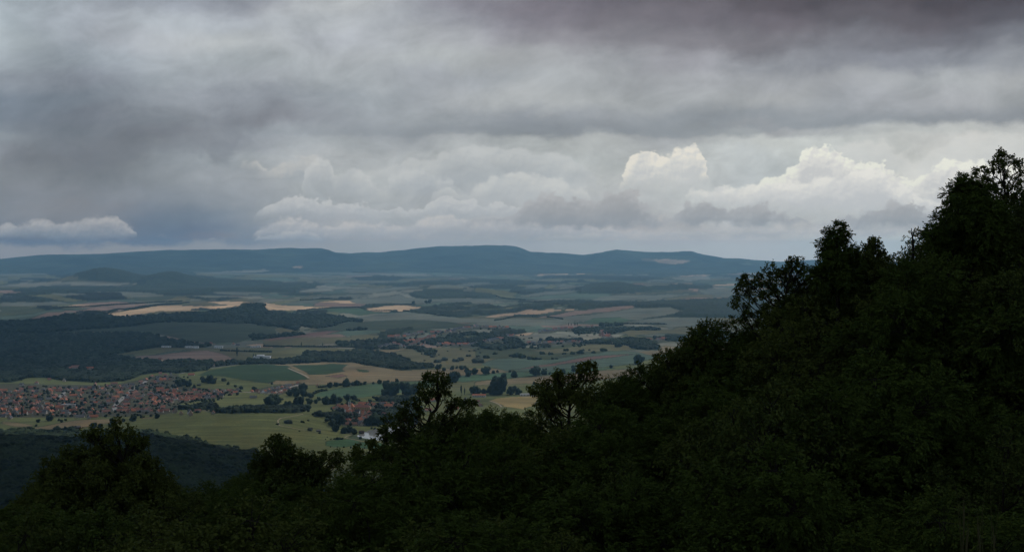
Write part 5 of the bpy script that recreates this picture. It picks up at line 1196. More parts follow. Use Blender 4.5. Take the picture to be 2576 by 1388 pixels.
px_tree('R', [(590, 808, 20), (648, 812, 30), (660, 855, 32), (560, 848, 40), (500, 858, 46), (430, 880, 44), (620, 895, 42), (540, 915, 48), (460, 935, 50), (380, 915, 46), (292, 925, 24), (268, 958, 34), (328, 955, 44), (256, 1030, 36), (325, 1030, 42), (246, 1085, 36), (298, 1110, 40), (395, 1000, 46), (640, 955, 42), (665, 1025, 36), (700, 900, 40), (730, 960, 46), (480, 1010, 40), (270, 1170, 46), (350, 1180, 55), (440, 1140, 50), (540, 1160, 60), (640, 1140, 60), (720, 1080, 60)],
        [(520, 1600), (530, 1250), (545, 1120), (560, 1000), (590, 900), (600, 830)], 52, 'oak', 76, 'broad oak with bare lower branches where the slope meets the plain', fat=1.05)
px_tree('R', [(1140, 682, 22), (1108, 700, 28), (1168, 708, 34), (1108, 748, 26), (1150, 765, 32), (1186, 755, 20), (1090, 720, 22), (1060, 760, 46), (1130, 820, 55), (1030, 800, 46), (1100, 860, 60), (1160, 845, 60), (1205, 800, 40), (1060, 850, 60)],
        [(1120, 1300), (1115, 900), (1125, 800), (1140, 700)], 50, 'oak', 77, 'small bobble-topped oak right of the airy ash')
px_tree('M', [(1722, 30, 32), (1690, 50, 30), (1790, 40, 30), (1750, 22, 28), (1700, 85, 34), (1740, 110, 44), (1800, 100, 34), (1524, 75, 32), (1510, 110, 34), (1490, 150, 42), (1540, 160, 46), (1600, 130, 46), (1660, 150, 52), (1410, 170, 38), (1440, 200, 44), (1370, 200, 32), (1325, 210, 28), (1400, 240, 44), (1480, 240, 60), (1580, 230, 66), (1690, 230, 70), (1390, 300, 50), (1460, 320, 60)],
        [(1600, 800), (1600, 420), (1610, 280), (1640, 170), (1720, 60)], 52, 'oak', 78, 'knotty oak with stubby tufts above the yellow field')
px_tree('M', [(150, 590, 20), (165, 585, 16), (45, 640, 26), (70, 665, 22), (20, 680, 30), (55, 720, 36), (110, 730, 40), (165, 690, 40), (190, 640, 30)],
        [(120, 1100), (110, 860), (100, 760), (60, 660)], 48, 'oak', 79, 'thin twiggy oak top in front of the pond lawn')
px_tree('L', [(1900, 262, 26), (1870, 290, 34), (1950, 285, 32), (1990, 320, 36), (1850, 340, 46), (1920, 345, 60), (2020, 360, 46), (1790, 390, 46), (1860, 420, 70), (1960, 430, 80), (2060, 410, 56), (1760, 460, 56), (1840, 510, 90), (1980, 530, 95), (2100, 490, 80), (2130, 380, 30), (2190, 400, 46), (2220, 370, 26), (2180, 470, 66), (2310, 380, 34), (2330, 420, 46), (2290, 430, 36)],
        [(1930, 1150), (1935, 700), (1930, 500), (1910, 320)], 50, 'oak', 80, 'dense pyramid-shaped oak at the foot of the meadow')

# other trees along the skyline of the slope
SKY_TREES = [(60, 1262, 44, 'oak'), (470, 1222, 53, 'ash'), (530, 1205, 55, 'ash'), (590, 1195, 56, 'ash'), (650, 1180, 54, 'ash'), (820, 1172, 54, 'oak'),  (1190, 1022, 55, 'ash'),
             (1245, 1020, 53, 'ash'), (1290, 1035, 55, 'ash'), (1335, 1018, 54, 'ash'), (1530, 940, 56, 'oak'), (1565, 938, 54, 'ash'), (1605, 920, 55, 'oak'), (1640, 905, 56, 'oak'), (1690, 872, 54, 'ash'), (1740, 830, 55, 'oak'), (1765, 800, 54, 'oak'),
             (1800, 796, 55, 'oak'), (1840, 790, 53, 'ash'), (2010, 664, 54, 'oak'), (2060, 680, 56, 'ash'), (2160, 640, 56, 'ash'), (2215, 648, 57, 'oak'), (2250, 632, 55, 'oak'), (2290, 626, 56, 'oak'), (2325, 598, 54, 'oak'), (2350, 570, 55, 'oak'), (2375, 545, 56, 'oak'), (2600, 440, 50, 'oak'), (2660, 420, 50, 'oak')]
r = np.random.default_rng(62)
for i, (px, py, d, kind) in enumerate(SKY_TREES):
    v = ray(px, py); t = d / v[1]; p = v * t
    side = ('above the wooded spur at the left' if px < 700 else 'in front of the pond and church village' if px < 1340 else 'on the middle of the slope skyline' if px < 1860 else 'high on the slope skyline under the clouds')
    near_tree(p[0], p[1], p[2], kind, int(r.integers(4)), f'{kind} crown {side}', f'{kind} crowns {side}', r.uniform(0, 6.28), None, 1.0)
# the closed scrub canopy between them
n_f = 0
for row, d in enumerate(np.arange(29, 61, 3.4)):
    step = 3.75 / d * F
    for px in np.arange(-160 + (row % 2) * step / 2, 2760, step):
        qx, qd = px + r.uniform(-.28, .28) * step, d + r.uniform(-1.1, 1.1)
        sky = float(np.interp([qx - 70, qx - 35, qx, qx + 35], SKY_PX, SKY_PY).max())
        x, y = (qx - 1288) / F * qd, qd
        gzv = float(H(x, y))
        top = gzv + r.uniform(5.0, 8.8)
        lim = -(sky + r.uniform(-4, 30) - HZ) / F * qd
        top = min(top, lim)
        if top - gzv < 2.6: continue
        if qd > 51 and r.random() < .25: continue
        kind = 'ash' if r.random() < (.5 if d < 46 else .38) else 'oak'
        mat = None
        if 860 < qx < 1010 and d < 33: mat = 'redleaf'
        zone = ('in the nearest row at the bottom of the slope' if d < 37 else 'in the middle of the closed slope canopy' if d < 49 else 'in the rear rows of the slope canopy')
        lab = f'dark {kind} {zone}' if not mat else 'reddish-leaved scrub tree in the nearest row'
        near_tree(x, y, top, kind, int(r.integers(5 if kind == 'ash' else 4)), lab, f'{kind} trees {zone}' if not mat else 'reddish trees', r.uniform(0, 6.28), mat, 1.02 if top - gzv > 7 else 1.22)
        n_f += 1
# bright young shoots low in the canopy
for px, py, d, lab in ((1245, 1352, 30, 'pale green young sapling tip at the bottom edge'), (2490, 1290, 31, 'pale green leafy young tree near the tall grass'), (2440, 760, 44, 'fresh green young tree below the tall oak crown')):
    v = ray(px, py); p = v * (d / v[1])
    near_tree(p[0], p[1], p[2], 'ash', 2, lab, None, 1.0, 'brightleaf', .55, 'young_tree')
# dead snags on the skyline
def snag(lines, dist, label, base):
    s, ox, oy = Z['R']; acc = dict(v=[], f=[], n=0)
    def loc(p):
        d = ray(p[0] * s + ox, p[1] * s + oy); return d * (dist / d[1])
    b0 = loc(base); gz_ = float(H(b0[0], b0[1])); o0 = np.array([b0[0], b0[1], gz_])
    for ln in lines:
        P = np.array([loc(p) for p in ln]) - o0
        if ln[0] == base: P[0, 2] = -.3
        q = np.linspace(0, len(P) - 1, len(P) * 3); P = np.stack([np.interp(q, np.arange(len(P)), P[:, j]) for j in range(3)], -1)
        w0 = .07 if ln[0] == base else .025
        tube(acc, P, np.linspace(w0, .012, len(P)), 6)
    o = link('dead_tree', mesh_np('dead_tree', np.concatenate(acc['v']), np.concatenate(acc['f']), M['bark'])); o.location = o0
    tag(o, label, 'tree')
snag([[(1388, 900), (1392, 720), (1388, 650), (1380, 592)], [(1388, 655), (1398, 625), (1402, 598)], [(1385, 630), (1374, 618)], [(1390, 680), (1400, 660)]], 53, 'bare forked dead stem sticking out of the skyline', (1388, 900))
snag([[(1530, 900), (1520, 720), (1500, 655), (1482, 600), (1480, 572)], [(1500, 655), (1475, 618), (1455, 608)], [(1505, 660), (1470, 645), (1445, 640)], [(1490, 625), (1500, 600)]], 52, 'bare curved dead branch left of the feathery ash', (1530, 900))
# tall grass at the edge of the viewpoint
acc = dict(v=[], f=[], n=0); r = np.random.default_rng(5)
for i in range(13):
    px = 2405 + 9 * i + r.uniform(-8, 8); d = r.uniform(6.0, 6.9); v = ray(px, 1388); x, y = (v * (d / v[1]))[:2]
    z0 = float(H(x, y)); v2 = ray(px + r.uniform(-25, 25), r.uniform(1215, 1340)); tp = v2 * (d / v2[1])
    P = np.stack([np.linspace(x, tp[0], 7), np.linspace(y, tp[1], 7), np.linspace(z0 - .05, tp[2], 7)], -1); P[:, 0] += .03 * np.sin(np.linspace(0, 2, 7) + i)
    rad = np.array([.003, .003, .0026, .0024, .004, .006, .001]) if i % 3 == 0 else np.linspace(.003, .0006, 7)
    tube(acc, P, rad, 4)
o = link('tall_grass', mesh_np('tall_grass', np.concatenate(acc['v']), np.concatenate(acc['f']), M['grassblade']))
tag(o, 'thin tuft of seeding grass stems at the viewpoint', 'grass', None, 'stuff')

# ------------------------------------------------------------------ haze
hz = MB().box(-31500, 31500, -31500, 31500, -420, 420)
m = bpy.data.materials.new('haze_air'); m.use_nodes = True; nt = m.node_tree
nt.nodes.remove(nt.nodes['Principled BSDF'])
pv = nt.nodes.new('ShaderNodeVolumePrincipled'); pv.inputs['Color'].default_value = (.38, .71, 1.0, 1); pv.inputs['Density'].default_value = 4.2e-5; pv.inputs['Anisotropy'].default_value = .35
nt.links.new(pv.outputs[0], nt.nodes['Material Output'].inputs['Volume'])
o = hz.obj('haze', m); tag(o, 'blue summer haze filling the valley air', None, None, 'stuff')
o.display_type = 'WIRE'

# ------------------------------------------------------------------ clouds placed unseen above the picture to shade the slope and the forest
cm_, cnt, cb = new_mat('cloud_grey'); cb.inputs['Base Color'].default_value = (.30, .30, .32, 1); cb.inputs['Roughness'].default_value = 1; cb.inputs['Specular IOR Level'].default_value = 0
for cen, rad, lab, sd in (((300, 1550, 1080), (2300, 1350, 240), 'unseen dark cloud placed over the viewpoint to shade the near slope', 1), ((-380, 6650, 2350), (820, 1150, 220), 'smaller unseen cloud placed to shade the broad forest', 2)):
    v, f = ico(5); wv = waves(14, .25, 1.6, 70 + sd)
    q = 1 + .10 * wnoise(wv, v[:, 0] + 2 * v[:, 2], v[:, 1] - v[:, 2])
    o = link('shade_cloud', mesh_np('shade_cloud', v * q[:, None] * np.array(rad) + np.array(cen), f, cm_)); tag(o, lab, None, None, 'structure')

# ------------------------------------------------------------------ sky
exec_sky = True
def lin(c): 
    c = np.array(c) / 255.0
    return tuple(np.where(c <= .04045, c / 12.92, ((c + .055) / 1.055) ** 2.4))
w = bpy.data.worlds.new('World'); sc.world = w; w.use_nodes = True
nt = w.node_tree; N = nt.nodes; Lk = nt.links.new
bg = N['Background']
def val(x): return x
def math_(op, a, b=None, c=None, clamp=False):
    n = N.new('ShaderNodeMath'); n.operation = op; n.use_clamp = clamp
    for i, v in enumerate((a, b, c)):
        if v is None: continue
        if isinstance(v, (int, float)): n.inputs[i].default_value = v
        else: Lk(v, n.inputs[i])
    return n.outputs[0]
def mrange(v, a, b, c=0, d=1, smooth=True):
    n = N.new('ShaderNodeMapRange'); n.interpolation_type = 'SMOOTHSTEP' if smooth else 'LINEAR'
    Lk(v, n.inputs['Value'])
    for k, x in zip(('From Min', 'From Max', 'To Min', 'To Max'), (a, b, c, d)): n.inputs[k].default_value = x
    return n.outputs['Result']
def mixc(f, a, b, blend='MIX'):
    n = N.new('ShaderNodeMix'); n.data_type = 'RGBA'; n.blend_type = blend
    for i, v in ((0, f), (6, a), (7, b)):
        if isinstance(v, (int, float)): n.inputs[i].default_value = v
        elif isinstance(v, tuple): n.inputs[i].default_value = (*v, 1)
        else: Lk(v, n.inputs[i])
    return n.outputs[2]
def comb(x, y, z=0.0):
    n = N.new('ShaderNodeCombineXYZ')
    for i, v in enumerate((x, y, z)):
        if isinstance(v, (int, float)): n.inputs[i].default_value = v
        else: Lk(v, n.inputs[i])
    return n.outputs[0]
def noise(vec, scale, detail=4, rough=.55, col=False, dist=0):
    n = N.new('ShaderNodeTexNoise'); n.noise_dimensions = '2D'; n.inputs['Scale'].default_value = scale; n.inputs['Detail'].default_value = detail
    n.inputs['Roughness'].default_value = rough; n.inputs['Distortion'].default_value = dist
    Lk(vec, n.inputs['Vector']); return n.outputs['Color' if col else 'Fac']
def billow(vec, scale, detail=3):
    n = N.new('ShaderNodeTexVoronoi'); n.voronoi_dimensions = '2D'; n.feature = 'F1'; n.inputs['Scale'].default_value = scale; n.inputs['Detail'].default_value = detail
    n.inputs['Roughness'].default_value = .5
    Lk(vec, n.inputs['Vector']); return n.outputs['Distance']
XS0, XSR = -400.0, 3400.0
def ramp(x, stops, colour=True, interp='CARDINAL'):
    n = N.new('ShaderNodeValToRGB'); n.color_ramp.interpolation = interp
    e = n.color_ramp.elements
    stops = sorted(stops, key=lambda s: s[0])
    cv = lambda c: (*lin(c), 1) if colour else (c, c, c, 1)
    e[0].position = (stops[0][0] - XS0) / XSR; e[0].color = cv(stops[0][1])
    e[1].position = (stops[-1][0] - XS0) / XSR; e[1].color = cv(stops[-1][1])
    for p, c in stops[1:-1]:
        q = e.new((p - XS0) / XSR); q.color = cv(c)
    Lk(x, n.inputs['Fac']); return n.outputs['Color']

tcn = N.new('ShaderNodeTexCoord'); sp_ = N.new('ShaderNodeSeparateXYZ'); Lk(tcn.outputs['Generated'], sp_.inputs[0])
ay_ = math_('MAXIMUM', math_('ABSOLUTE', sp_.outputs[1]), .08)
X = math_('MULTIPLY_ADD', math_('DIVIDE', sp_.outputs[0], ay_), F, 1288.0)
Y = math_('MULTIPLY_ADD', math_('DIVIDE', sp_.outputs[2], ay_), -F, HZ)
SV = comb(math_('MULTIPLY', X, .001), math_('MULTIPLY', Y, .001))
# soft tearing of the overcast sheet
SVs = comb(math_('MULTIPLY', math_('MULTIPLY_ADD', Y, -.25, X), .001), math_('MULTIPLY', math_('MULTIPLY_ADD', X, .20, Y), .00165))
n1 = noise(SVs, 3.6, 6, .6, True, .15); s1 = N.new('ShaderNodeSeparateColor'); Lk(n1, s1.inputs[0])
wx = math_('MULTIPLY_ADD', math_('SUBTRACT', s1.outputs[0], .5), 260.0, X)
wy = math_('MULTIPLY_ADD', math_('SUBTRACT', s1.outputs[1], .5), 105.0, Y)
xf = math_('MULTIPLY_ADD', wx, 1 / XSR, -XS0 / XSR)
CX = [0, 215, 430, 645, 860, 1075, 1290, 1505, 1720, 1935, 2150, 2365, 2576]
ROWS = [
 (-500, [(152, 164, 184)] * 13),
 (0,   [(165,176,185),(160,168,178),(150,157,168),(146,151,161),(183,188,192),(150,152,162),(125,123,133),(108,105,115),(95,92,100),(82,78,86),(80,76,84),(70,66,74),(66,63,72)]),
 (50,  [(160,172,180),(165,173,183),(170,178,186),(165,172,180),(172,178,184),(155,160,168),(132,132,142),(115,113,122),(105,103,112),(100,97,106),(92,90,98),(88,86,95),(82,82,92)]),
 (100, [(165,176,183),(160,168,178),(178,184,190),(178,184,188),(170,176,184),(165,170,176),(140,142,150),(130,130,138),(118,118,126),(112,112,120),(116,118,127),(104,106,116),(110,114,124)]),
 (150, [(155,165,174),(150,160,170),(168,176,184),(170,178,184),(168,174,180),(168,174,178),(158,162,166),(152,156,162),(142,144,152),(146,150,158),(128,132,142),(135,140,150),(145,150,158)]),
 (200, [(135,144,155),(140,148,160),(155,164,173),(165,172,180),(165,172,178),(160,166,174),(160,166,172),(160,165,170),(158,162,168),(158,162,168),(152,156,162),(160,165,170),(160,164,168)]),
 (250, [(112,124,138),(130,140,152),(148,156,166),(140,147,157),(148,156,164),(155,161,168),(165,170,174),(165,170,174),(162,167,172),(160,164,168),(152,157,164),(158,162,168),(150,155,160)]),
 (298, [(108,120,134),(120,128,140),(128,136,146),(125,130,140),(145,152,161),(152,159,166),(140,147,156),(148,154,161),(140,147,155),(140,147,155),(138,145,153),(136,142,150),(140,146,154)]),
 (326, [(115,126,138),(118,126,137),(122,128,138),(140,148,157),(150,157,165),(142,149,157),(135,142,150),(135,141,149),(142,148,154),(150,154,160),(168,173,176),(186,190,190),(192,195,195)]),
 (352, [(130,140,150),(115,122,132),(130,137,146),(140,147,156),(155,162,168),(155,161,167),(168,174,177),(172,177,179),(160,165,170),(185,190,190),(190,195,195),(196,198,197),(200,202,200)]),
 (400, [(125,133,144),(112,119,128),(138,147,156),(148,156,163),(164,170,175),(168,174,178),(175,181,184),(178,184,186),(186,191,192),(180,187,190),(190,195,195),(200,202,200),(205,206,203)]),
 (450, [(125,133,142),(115,124,134),(140,149,158),(150,158,166),(166,173,177),(168,174,178),(170,177,181),(180,185,187),(184,189,191),(178,185,189),(192,196,195),(203,204,201),(205,206,203)]),
 (500, [(122,131,142),(125,134,145),(130,141,153),(145,154,163),(158,166,172),(165,171,176),(168,174,179),(172,177,181),(178,184,187),(188,192,193),(185,190,191),(185,189,190),(180,185,188)]),
 (545, [(118,128,139),(120,129,140),(105,122,140),(135,146,156),(150,158,166),(158,165,170),(162,168,173),(165,170,175),(170,176,180),(175,181,184),(172,178,181),(168,174,178),(165,171,176)]),
 (585, [(100,115,130),(110,122,135),(92,112,133),(118,133,147),(143,152,160),(152,158,164),(150,155,161),(150,155,161),(155,160,165),(158,164,169),(162,168,173),(160,166,171),(160,166,171)]),
 (608, [(88,108,128),(92,111,130),(92,112,132),(112,127,141),(132,142,151),(138,147,155),(135,146,154),(142,151,158),(148,156,163),(152,160,166),(156,163,169),(158,164,170),(158,164,170)]),
 (628, [(124,132,140),(126,134,141),(128,136,143),(130,139,147),(133,143,150),(136,147,155),(140,150,158),(146,156,162),(150,160,166),(152,162,169),(154,164,170),(156,164,170),(156,164,170)]),
 (700, [(120,131,141),(122,133,143),(124,135,145),(126,138,148),(130,142,151),(134,146,155),(138,150,158),(144,155,162),(148,159,166),(150,161,169),(152,163,170),(154,164,170),(154,164,170)]),
]
def unlin(c): return tuple(255 * (12.92 * v if v <= .0031308 else 1.055 * v ** (1 / 2.4) - .055) for v in c)
def behind_air(c, y):
    d = min(31500, 420 * F / max(HZ - y, 1)); t = math.exp(-4.2e-5 * d)
    return unlin([min(1.0, max(.02, (v - j * (1 - t)) / t)) for v, j in zip(lin(c), (.075, .168, .242))])
colr = None
for i, (yy, cols) in enumerate(ROWS):
    c = ramp(xf, [(p, behind_air(q, yy)) for p, q in zip(CX, [(a + 2, b + 1, d - 1) for a, b, d in cols])])
    if colr is None: colr = c
    else: colr = mixc(mrange(wy, ROWS[i - 1][0], yy), colr, c)
# finer mottling of the sheet, fading to the horizon
n2 = noise(SVs, 5.5, 8, .62, False, .25)
n3 = noise(SVs, 2.2, 4, .55, False, .2)
amp = mrange(Y, 620, 320, .35, 1)
md = math_('ADD', math_('MULTIPLY', math_('SUBTRACT', n2, .5), .80), math_('MULTIPLY', math_('SUBTRACT', n3, .5), .50))
md = math_('MULTIPLY_ADD', md, amp, 1.0)
colr = mixc(1.0, colr, md, 'MULTIPLY')

TEX = {}
def cloud_tex(scale, seed):
    if (scale, seed) not in TEX:
        V = comb(math_('MULTIPLY_ADD', X, .001, seed), math_('MULTIPLY_ADD', Y, .00125, seed * .7))
        V2 = comb(math_('MULTIPLY_ADD', X, .001, seed + .0045), math_('MULTIPLY_ADD', Y, .00125, seed * .7 + .008))
        b1, b2 = billow(V, scale, 3), billow(V2, scale, 3)
        f1, f2 = noise(V, scale * 2.2, 5, .54), noise(V2, scale * 2.2, 5, .54)
        em = math_('ADD', math_('MULTIPLY', math_('SUBTRACT', b2, b1), .8), math_('MULTIPLY', math_('SUBTRACT', f1, f2), .8))
        TEX[scale, seed] = (b1, f1, em)
    return TEX[scale, seed]
def cumulus(base, tops, bottoms, lit, body, shade, amp=16.0, tex=(13.0, 3.3), soft=6.0, softb=18.0, emb=1.0, depth=60.0, opac=1.0):
    """a heap cloud: billowed top outline, flatter base, lit rim and shaded body"""
    b1, f1, em = cloud_tex(*tex)
    disp = math_('ADD', math_('MULTIPLY', math_('SUBTRACT', b1, .62), amp * 1.5), math_('MULTIPLY', math_('SUBTRACT', f1, .5), amp * 1.9))
    xx = math_('MULTIPLY_ADD', math_('MULTIPLY_ADD', math_('SUBTRACT', f1, .5), amp * 2.6, X), 1 / XSR, -XS0 / XSR)
    tp = math_('MULTIPLY', ramp(xx, [(p, v / 800) for p, v in tops], False, 'LINEAR'), 800)
    bt = math_('MULTIPLY', ramp(xx, [(p, v / 800) for p, v in bottoms], False, 'EASE'), 800)
    d = math_('SUBTRACT', math_('SUBTRACT', Y, tp), disp)
    e = math_('SUBTRACT', bt, math_('MULTIPLY_ADD', disp, -.6, Y))
    mask = math_('MULTIPLY', mrange(d, 0, soft), mrange(e, 0, softb))
    t = math_('ADD', mrange(d, 0, depth), math_('ADD', math_('MULTIPLY', em, -emb * .8), math_('MULTIPLY', math_('SUBTRACT', b1, .6), .55)))
    ym = min(600, sum(v for p, v in bottoms) / len(bottoms) - 35)
    lit, body, shade = (behind_air(v, ym) for v in (lit, body, shade))
    c = mixc(mrange(t, .0, .6), lin(lit), lin(body)); c = mixc(mrange(t, .5, 1.2), c, lin(shade))
    return mixc(math_('MULTIPLY', mask, opac), base, c)
OFF = 790
T1, T2 = (12.0, 3.3), (17.0, 9.9)
# broken texture of the distant cloud field above the horizon
b1, f1, em = cloud_tex(*T1)
tx = math_('MULTIPLY', math_('SUBTRACT', noise(comb(math_('MULTIPLY', X, .001), math_('MULTIPLY', Y, .0019)), 9.0, 6, .6, False, .6), .5), .55)
tx = math_('MULTIPLY', tx, math_('MULTIPLY', mrange(Y, 330, 400), mrange(Y, 622, 560)))
tx = math_('MULTIPLY', tx, mrange(X, 350, 900, .45, 1.0))
colr = mixc(1.0, colr, math_('ADD', tx, 1.0), 'MULTIPLY')
PL, PB, PS = (188, 192, 193), (173, 179, 183), (158, 166, 173)
# flat dark base of the overcast deck and the torn dark rain cloud at the left
colr = cumulus(colr, [(560, 330), (700, 300), (1000, 280), (1500, 270), (2000, 265), (2800, 255)], [(520, 300), (640, 335), (800, 345), (1000, 346), (1288, 340), (1500, 336), (1700, 350), (1880, 346), (2000, 326), (2200, 314), (2400, 304), (2800, 296)], (140, 147, 154), (137, 144, 151), (134, 141, 148), 12, T1, 75, 11, .2, 80, .62)
colr = cumulus(colr, [(-400, 250), (0, 245), (200, 300), (420, 290), (600, 260), (700, 300), (760, OFF)], [(-400, 340), (0, 330), (90, 360), (160, 425), (250, 440), (340, 420), (400, 395), (470, 400), (560, 425), (610, 385), (680, 330), (760, 300)], (122, 130, 140), (118, 125, 135), (116, 122, 132), 30, T2, 120, 46, .2, 80, .55)
# pale overlapping heaps in the centre, back to front
colr = cumulus(colr, [(860, OFF), (900, 430), (960, 415), (1000, 405), (1060, 395), (1095, 392), (1120, 370), (1180, 362), (1260, 365), (1340, 372), (1420, 380), (1500, 420), (1540, OFF)], [(860, 470), (1100, 520), (1540, 500)], PL, PB, PS, 14, T1, 13, 70, .8, 90, .55)
colr = cumulus(colr, [(560, OFF), (600, 402), (640, 400), (675, 418), (700, 408), (725, 394), (760, 386), (800, 388), (812, 420), (820, OFF)], [(560, 425), (620, 430), (690, 470), (820, 470)], (192, 192, 189), (178, 181, 182), PS, 11, T2, 13, 40, .8, 60, .7)
colr = cumulus(colr, [(740, OFF), (760, 430), (785, 400), (805, 390), (835, 400), (850, 425), (870, 412), (895, 418), (930, 438), (960, 470), (1010, 500), (1040, OFF)], [(740, 500), (900, 520), (1040, 520)], PL, PB, PS, 12, T1, 13, 70, .8, 80, .7)
colr = cumulus(colr, [(950, OFF), (972, 440), (1005, 424), (1042, 424), (1058, 412), (1085, 420), (1110, 440), (1170, 470), (1210, OFF)], [(950, 510), (1210, 510)], PL, PB, PS, 12, T2, 13, 60, .8, 70, .6)
colr = cumulus(colr, [(1060, OFF), (1085, 478), (1128, 455), (1160, 474), (1176, 482), (1206, 462), (1237, 436), (1284, 426), (1340, 432), (1420, 450), (1480, 470), (1520, OFF)], [(1060, 520), (1520, 540)], (194, 197, 196), (180, 185, 187), (166, 173, 178), 12, T1, 13, 60, .8, 80, .7)
colr = cumulus(colr, [(560, OFF), (640, 530), (698, 500), (740, 488), (780, 492), (840, 505), (900, 498), (960, 520), (1010, 524), (1065, 516), (1108, 488), (1147, 494), (1218, 502), (1304, 512), (1340, 530), (1380, OFF)], [(560, 560), (1000, 570), (1380, 570)], (184, 188, 190), (170, 176, 181), (156, 164, 171), 13, T2, 6, 50, .8, 60, .75)
# bright heaps at the right
colr = cumulus(colr, [(1530, OFF), (1556, 470), (1570, 425), (1590, 385), (1610, 368), (1640, 372), (1660, 392), (1690, 378), (1715, 366), (1738, 356), (1760, 364), (1774, 392), (1784, 430), (1800, OFF)],
               [(1530, 470), (1600, 490), (1700, 485), (1800, 475)], (224, 220, 209), (207, 207, 203), (190, 193, 194), 14, T2, 9, 55, 1.3, 80, .9)
colr = cumulus(colr, [(2020, OFF), (2080, 380), (2140, 340), (2230, 345), (2300, 400), (2340, 365), (2400, 330), (2480, 320), (2600, 315), (2760, 310)],
               [(2020, 480), (2400, 490), (2760, 490)], (206, 207, 204), (198, 201, 200), (190, 194, 195), 16, T1, 22, 70, .5, 90, .55)
colr = cumulus(colr, [(1840, OFF), (1890, 460), (1940, 442), (2000, 412), (2018, 374), (2050, 360), (2100, 368), (2130, 392), (2180, 412), (2215, 404), (2260, 430), (2300, 455), (2330, 418), (2380, 395), (2440, 400), (2560, 410), (2700, 400), (2760, OFF)],
               [(1840, 520), (2200, 560), (2760, 540)], (223, 220, 210), (203, 204, 202), (186, 189, 191), 15, T2, 9, 60, 1.3, 70, .88)
colr = cumulus(colr, [(1690, OFF), (1715, 490), (1730, 468), (1770, 472), (1810, 458), (1850, 466), (1930, 450), (2010, 455), (2070, 440), (2150, 425), (2200, 420), (2250, 450), (2300, 480), (2380, 500), (2440, 470), (2600, 470), (2650, OFF)],
               [(1690, 505), (1900, 545), (2650, 560)], (216, 216, 211), (199, 201, 201), (184, 188, 191), 14, T1, 12, 50, 1.2, 70, .85)
# low pinkish heaps
colr = cumulus(colr, [(560, OFF), (640, 575), (680, 548), (740, 544), (790, 552), (840, 565), (900, 545), (1000, 562), (1060, 545), (1130, 530), (1190, 545), (1260, 535), (1340, 545), (1420, 550), (1560, 572), (1760, 572), (1950, 568), (2150, 570), (2400, 575), (2700, 575)],
               [(560, 600), (800, 612), (1300, 608), (1900, 602), (2700, 602)], (180, 181, 181), (163, 168, 173), (149, 157, 164), 12, T2, 12, 26, .9, 55, .7)
# grey heaps in front
colr = cumulus(colr, [(1130, OFF), (1160, 548), (1220, 538), (1290, 532), (1320, 500), (1370, 480), (1430, 482), (1460, 492), (1500, 500), (1530, 474), (1580, 466), (1610, 482), (1630, 520), (1680, 548), (1700, 536), (1720, 502), (1760, 496), (1800, 494), (1830, 514), (1880, 512), (1920, 497), (1945, 526), (2000, 532), (2050, 556), (2090, 542), (2150, 532), (2220, 510), (2290, 492), (2330, 522), (2460, 510), (2600, OFF)],
               [(1130, 570), (1300, 574), (1500, 580), (1700, 572), (2000, 572), (2300, 577), (2600, 572)], (160, 164, 168), (147, 152, 157), (138, 144, 150), 16, T2, 14, 20, .6, 80, .92)
# low cloud bank at the left
colr = cumulus(colr, [(-400, 570), (0, 562), (60, 550), (110, 546), (170, 552), (240, 538), (290, 540), (320, 560), (345, 580), (352, OFF), (378, OFF), (388, 594), (410, 587), (432, 589), (444, 597), (450, OFF)],
               [(-400, 590), (60, 606), (250, 610), (330, 606), (345, 602), (390, 603), (450, 602)], (165, 168, 170), (148, 154, 160), (130, 140, 150), 11, T2, 13, 22, .8, 50, .85)
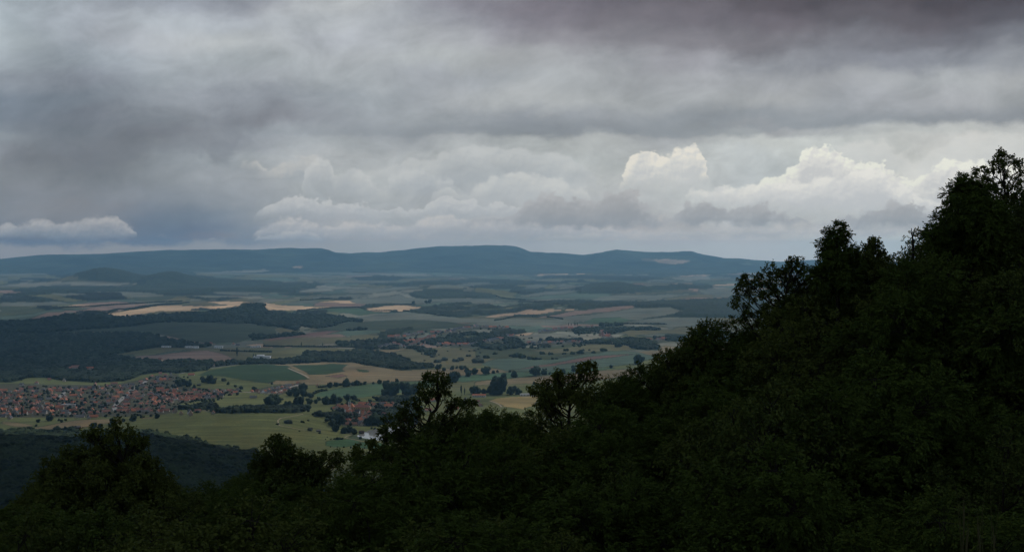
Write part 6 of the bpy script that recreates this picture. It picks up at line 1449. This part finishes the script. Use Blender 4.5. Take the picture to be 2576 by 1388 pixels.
# small lit heaps above the ridge
colr = cumulus(colr, [(470, OFF), (490, 600), (530, 594), (560, 604), (600, OFF), (640, 590), (700, 582), (780, 574), (812, 592), (830, OFF), (1300, OFF), (1350, 592), (1440, 590), (1530, 582), (1580, 592), (1600, OFF), (1650, 595), (1700, 586), (1712, OFF)],
               [(470, 606), (820, 606), (1300, 602), (1720, 600)], (180, 181, 180), (168, 172, 176), (152, 159, 166), 8, T2, 6, 10, .8, 26, .7)
# blue sky of the physical model showing faintly through
sky = N.new('ShaderNodeTexSky'); sky.sky_type = 'NISHITA'; sky.sun_disc = False
SUN_EL, SUN_AZ = math.radians(50), math.radians(40)
sky.sun_elevation = SUN_EL; sky.sun_rotation = SUN_AZ
skyc = mixc(1.0, sky.outputs[0], (.10, .10, .10), 'MULTIPLY')
colr = mixc(.06, colr, skyc)
colr = mixc(1.0, colr, mrange(sp_.outputs[1], -.5, .1, .75, 1.0), 'MULTIPLY')
Lk(colr, bg.inputs['Color']); bg.inputs['Strength'].default_value = 1.0
w.cycles.sampling_method = 'NONE'

sun = bpy.data.lights.new('sun', 'SUN'); sun.energy = 1.5; sun.angle = math.radians(11); sun.color = (1, .95, .87)
so = link('sun', sun)
sd = Vector((math.sin(SUN_AZ) * math.cos(SUN_EL), math.cos(SUN_AZ) * math.cos(SUN_EL), math.sin(SUN_EL)))
so.rotation_euler = (-sd).to_track_quat('-Z', 'Y').to_euler()

# ------------------------------------------------------------------ camera and render settings
cam = bpy.data.cameras.new('camera'); cam.sensor_width = 36; cam.lens = 36 * F / W; cam.clip_start = .3; cam.clip_end = 120000
co = link('camera', cam); co.rotation_euler = (math.pi / 2 - TH, 0, 0)
sc.camera = co
sc.view_settings.view_transform = 'Standard'; sc.view_settings.look = 'None'; sc.view_settings.exposure = 0; sc.view_settings.gamma = 1
cy = sc.cycles
cy.max_bounces = 5; cy.diffuse_bounces = 3; cy.glossy_bounces = 2; cy.transmission_bounces = 2; cy.volume_bounces = 2; cy.transparent_max_bounces = 4
print('TREES', n_trees, 'HOUSES', len(HOUSE_POS), 'FILL', n_f)
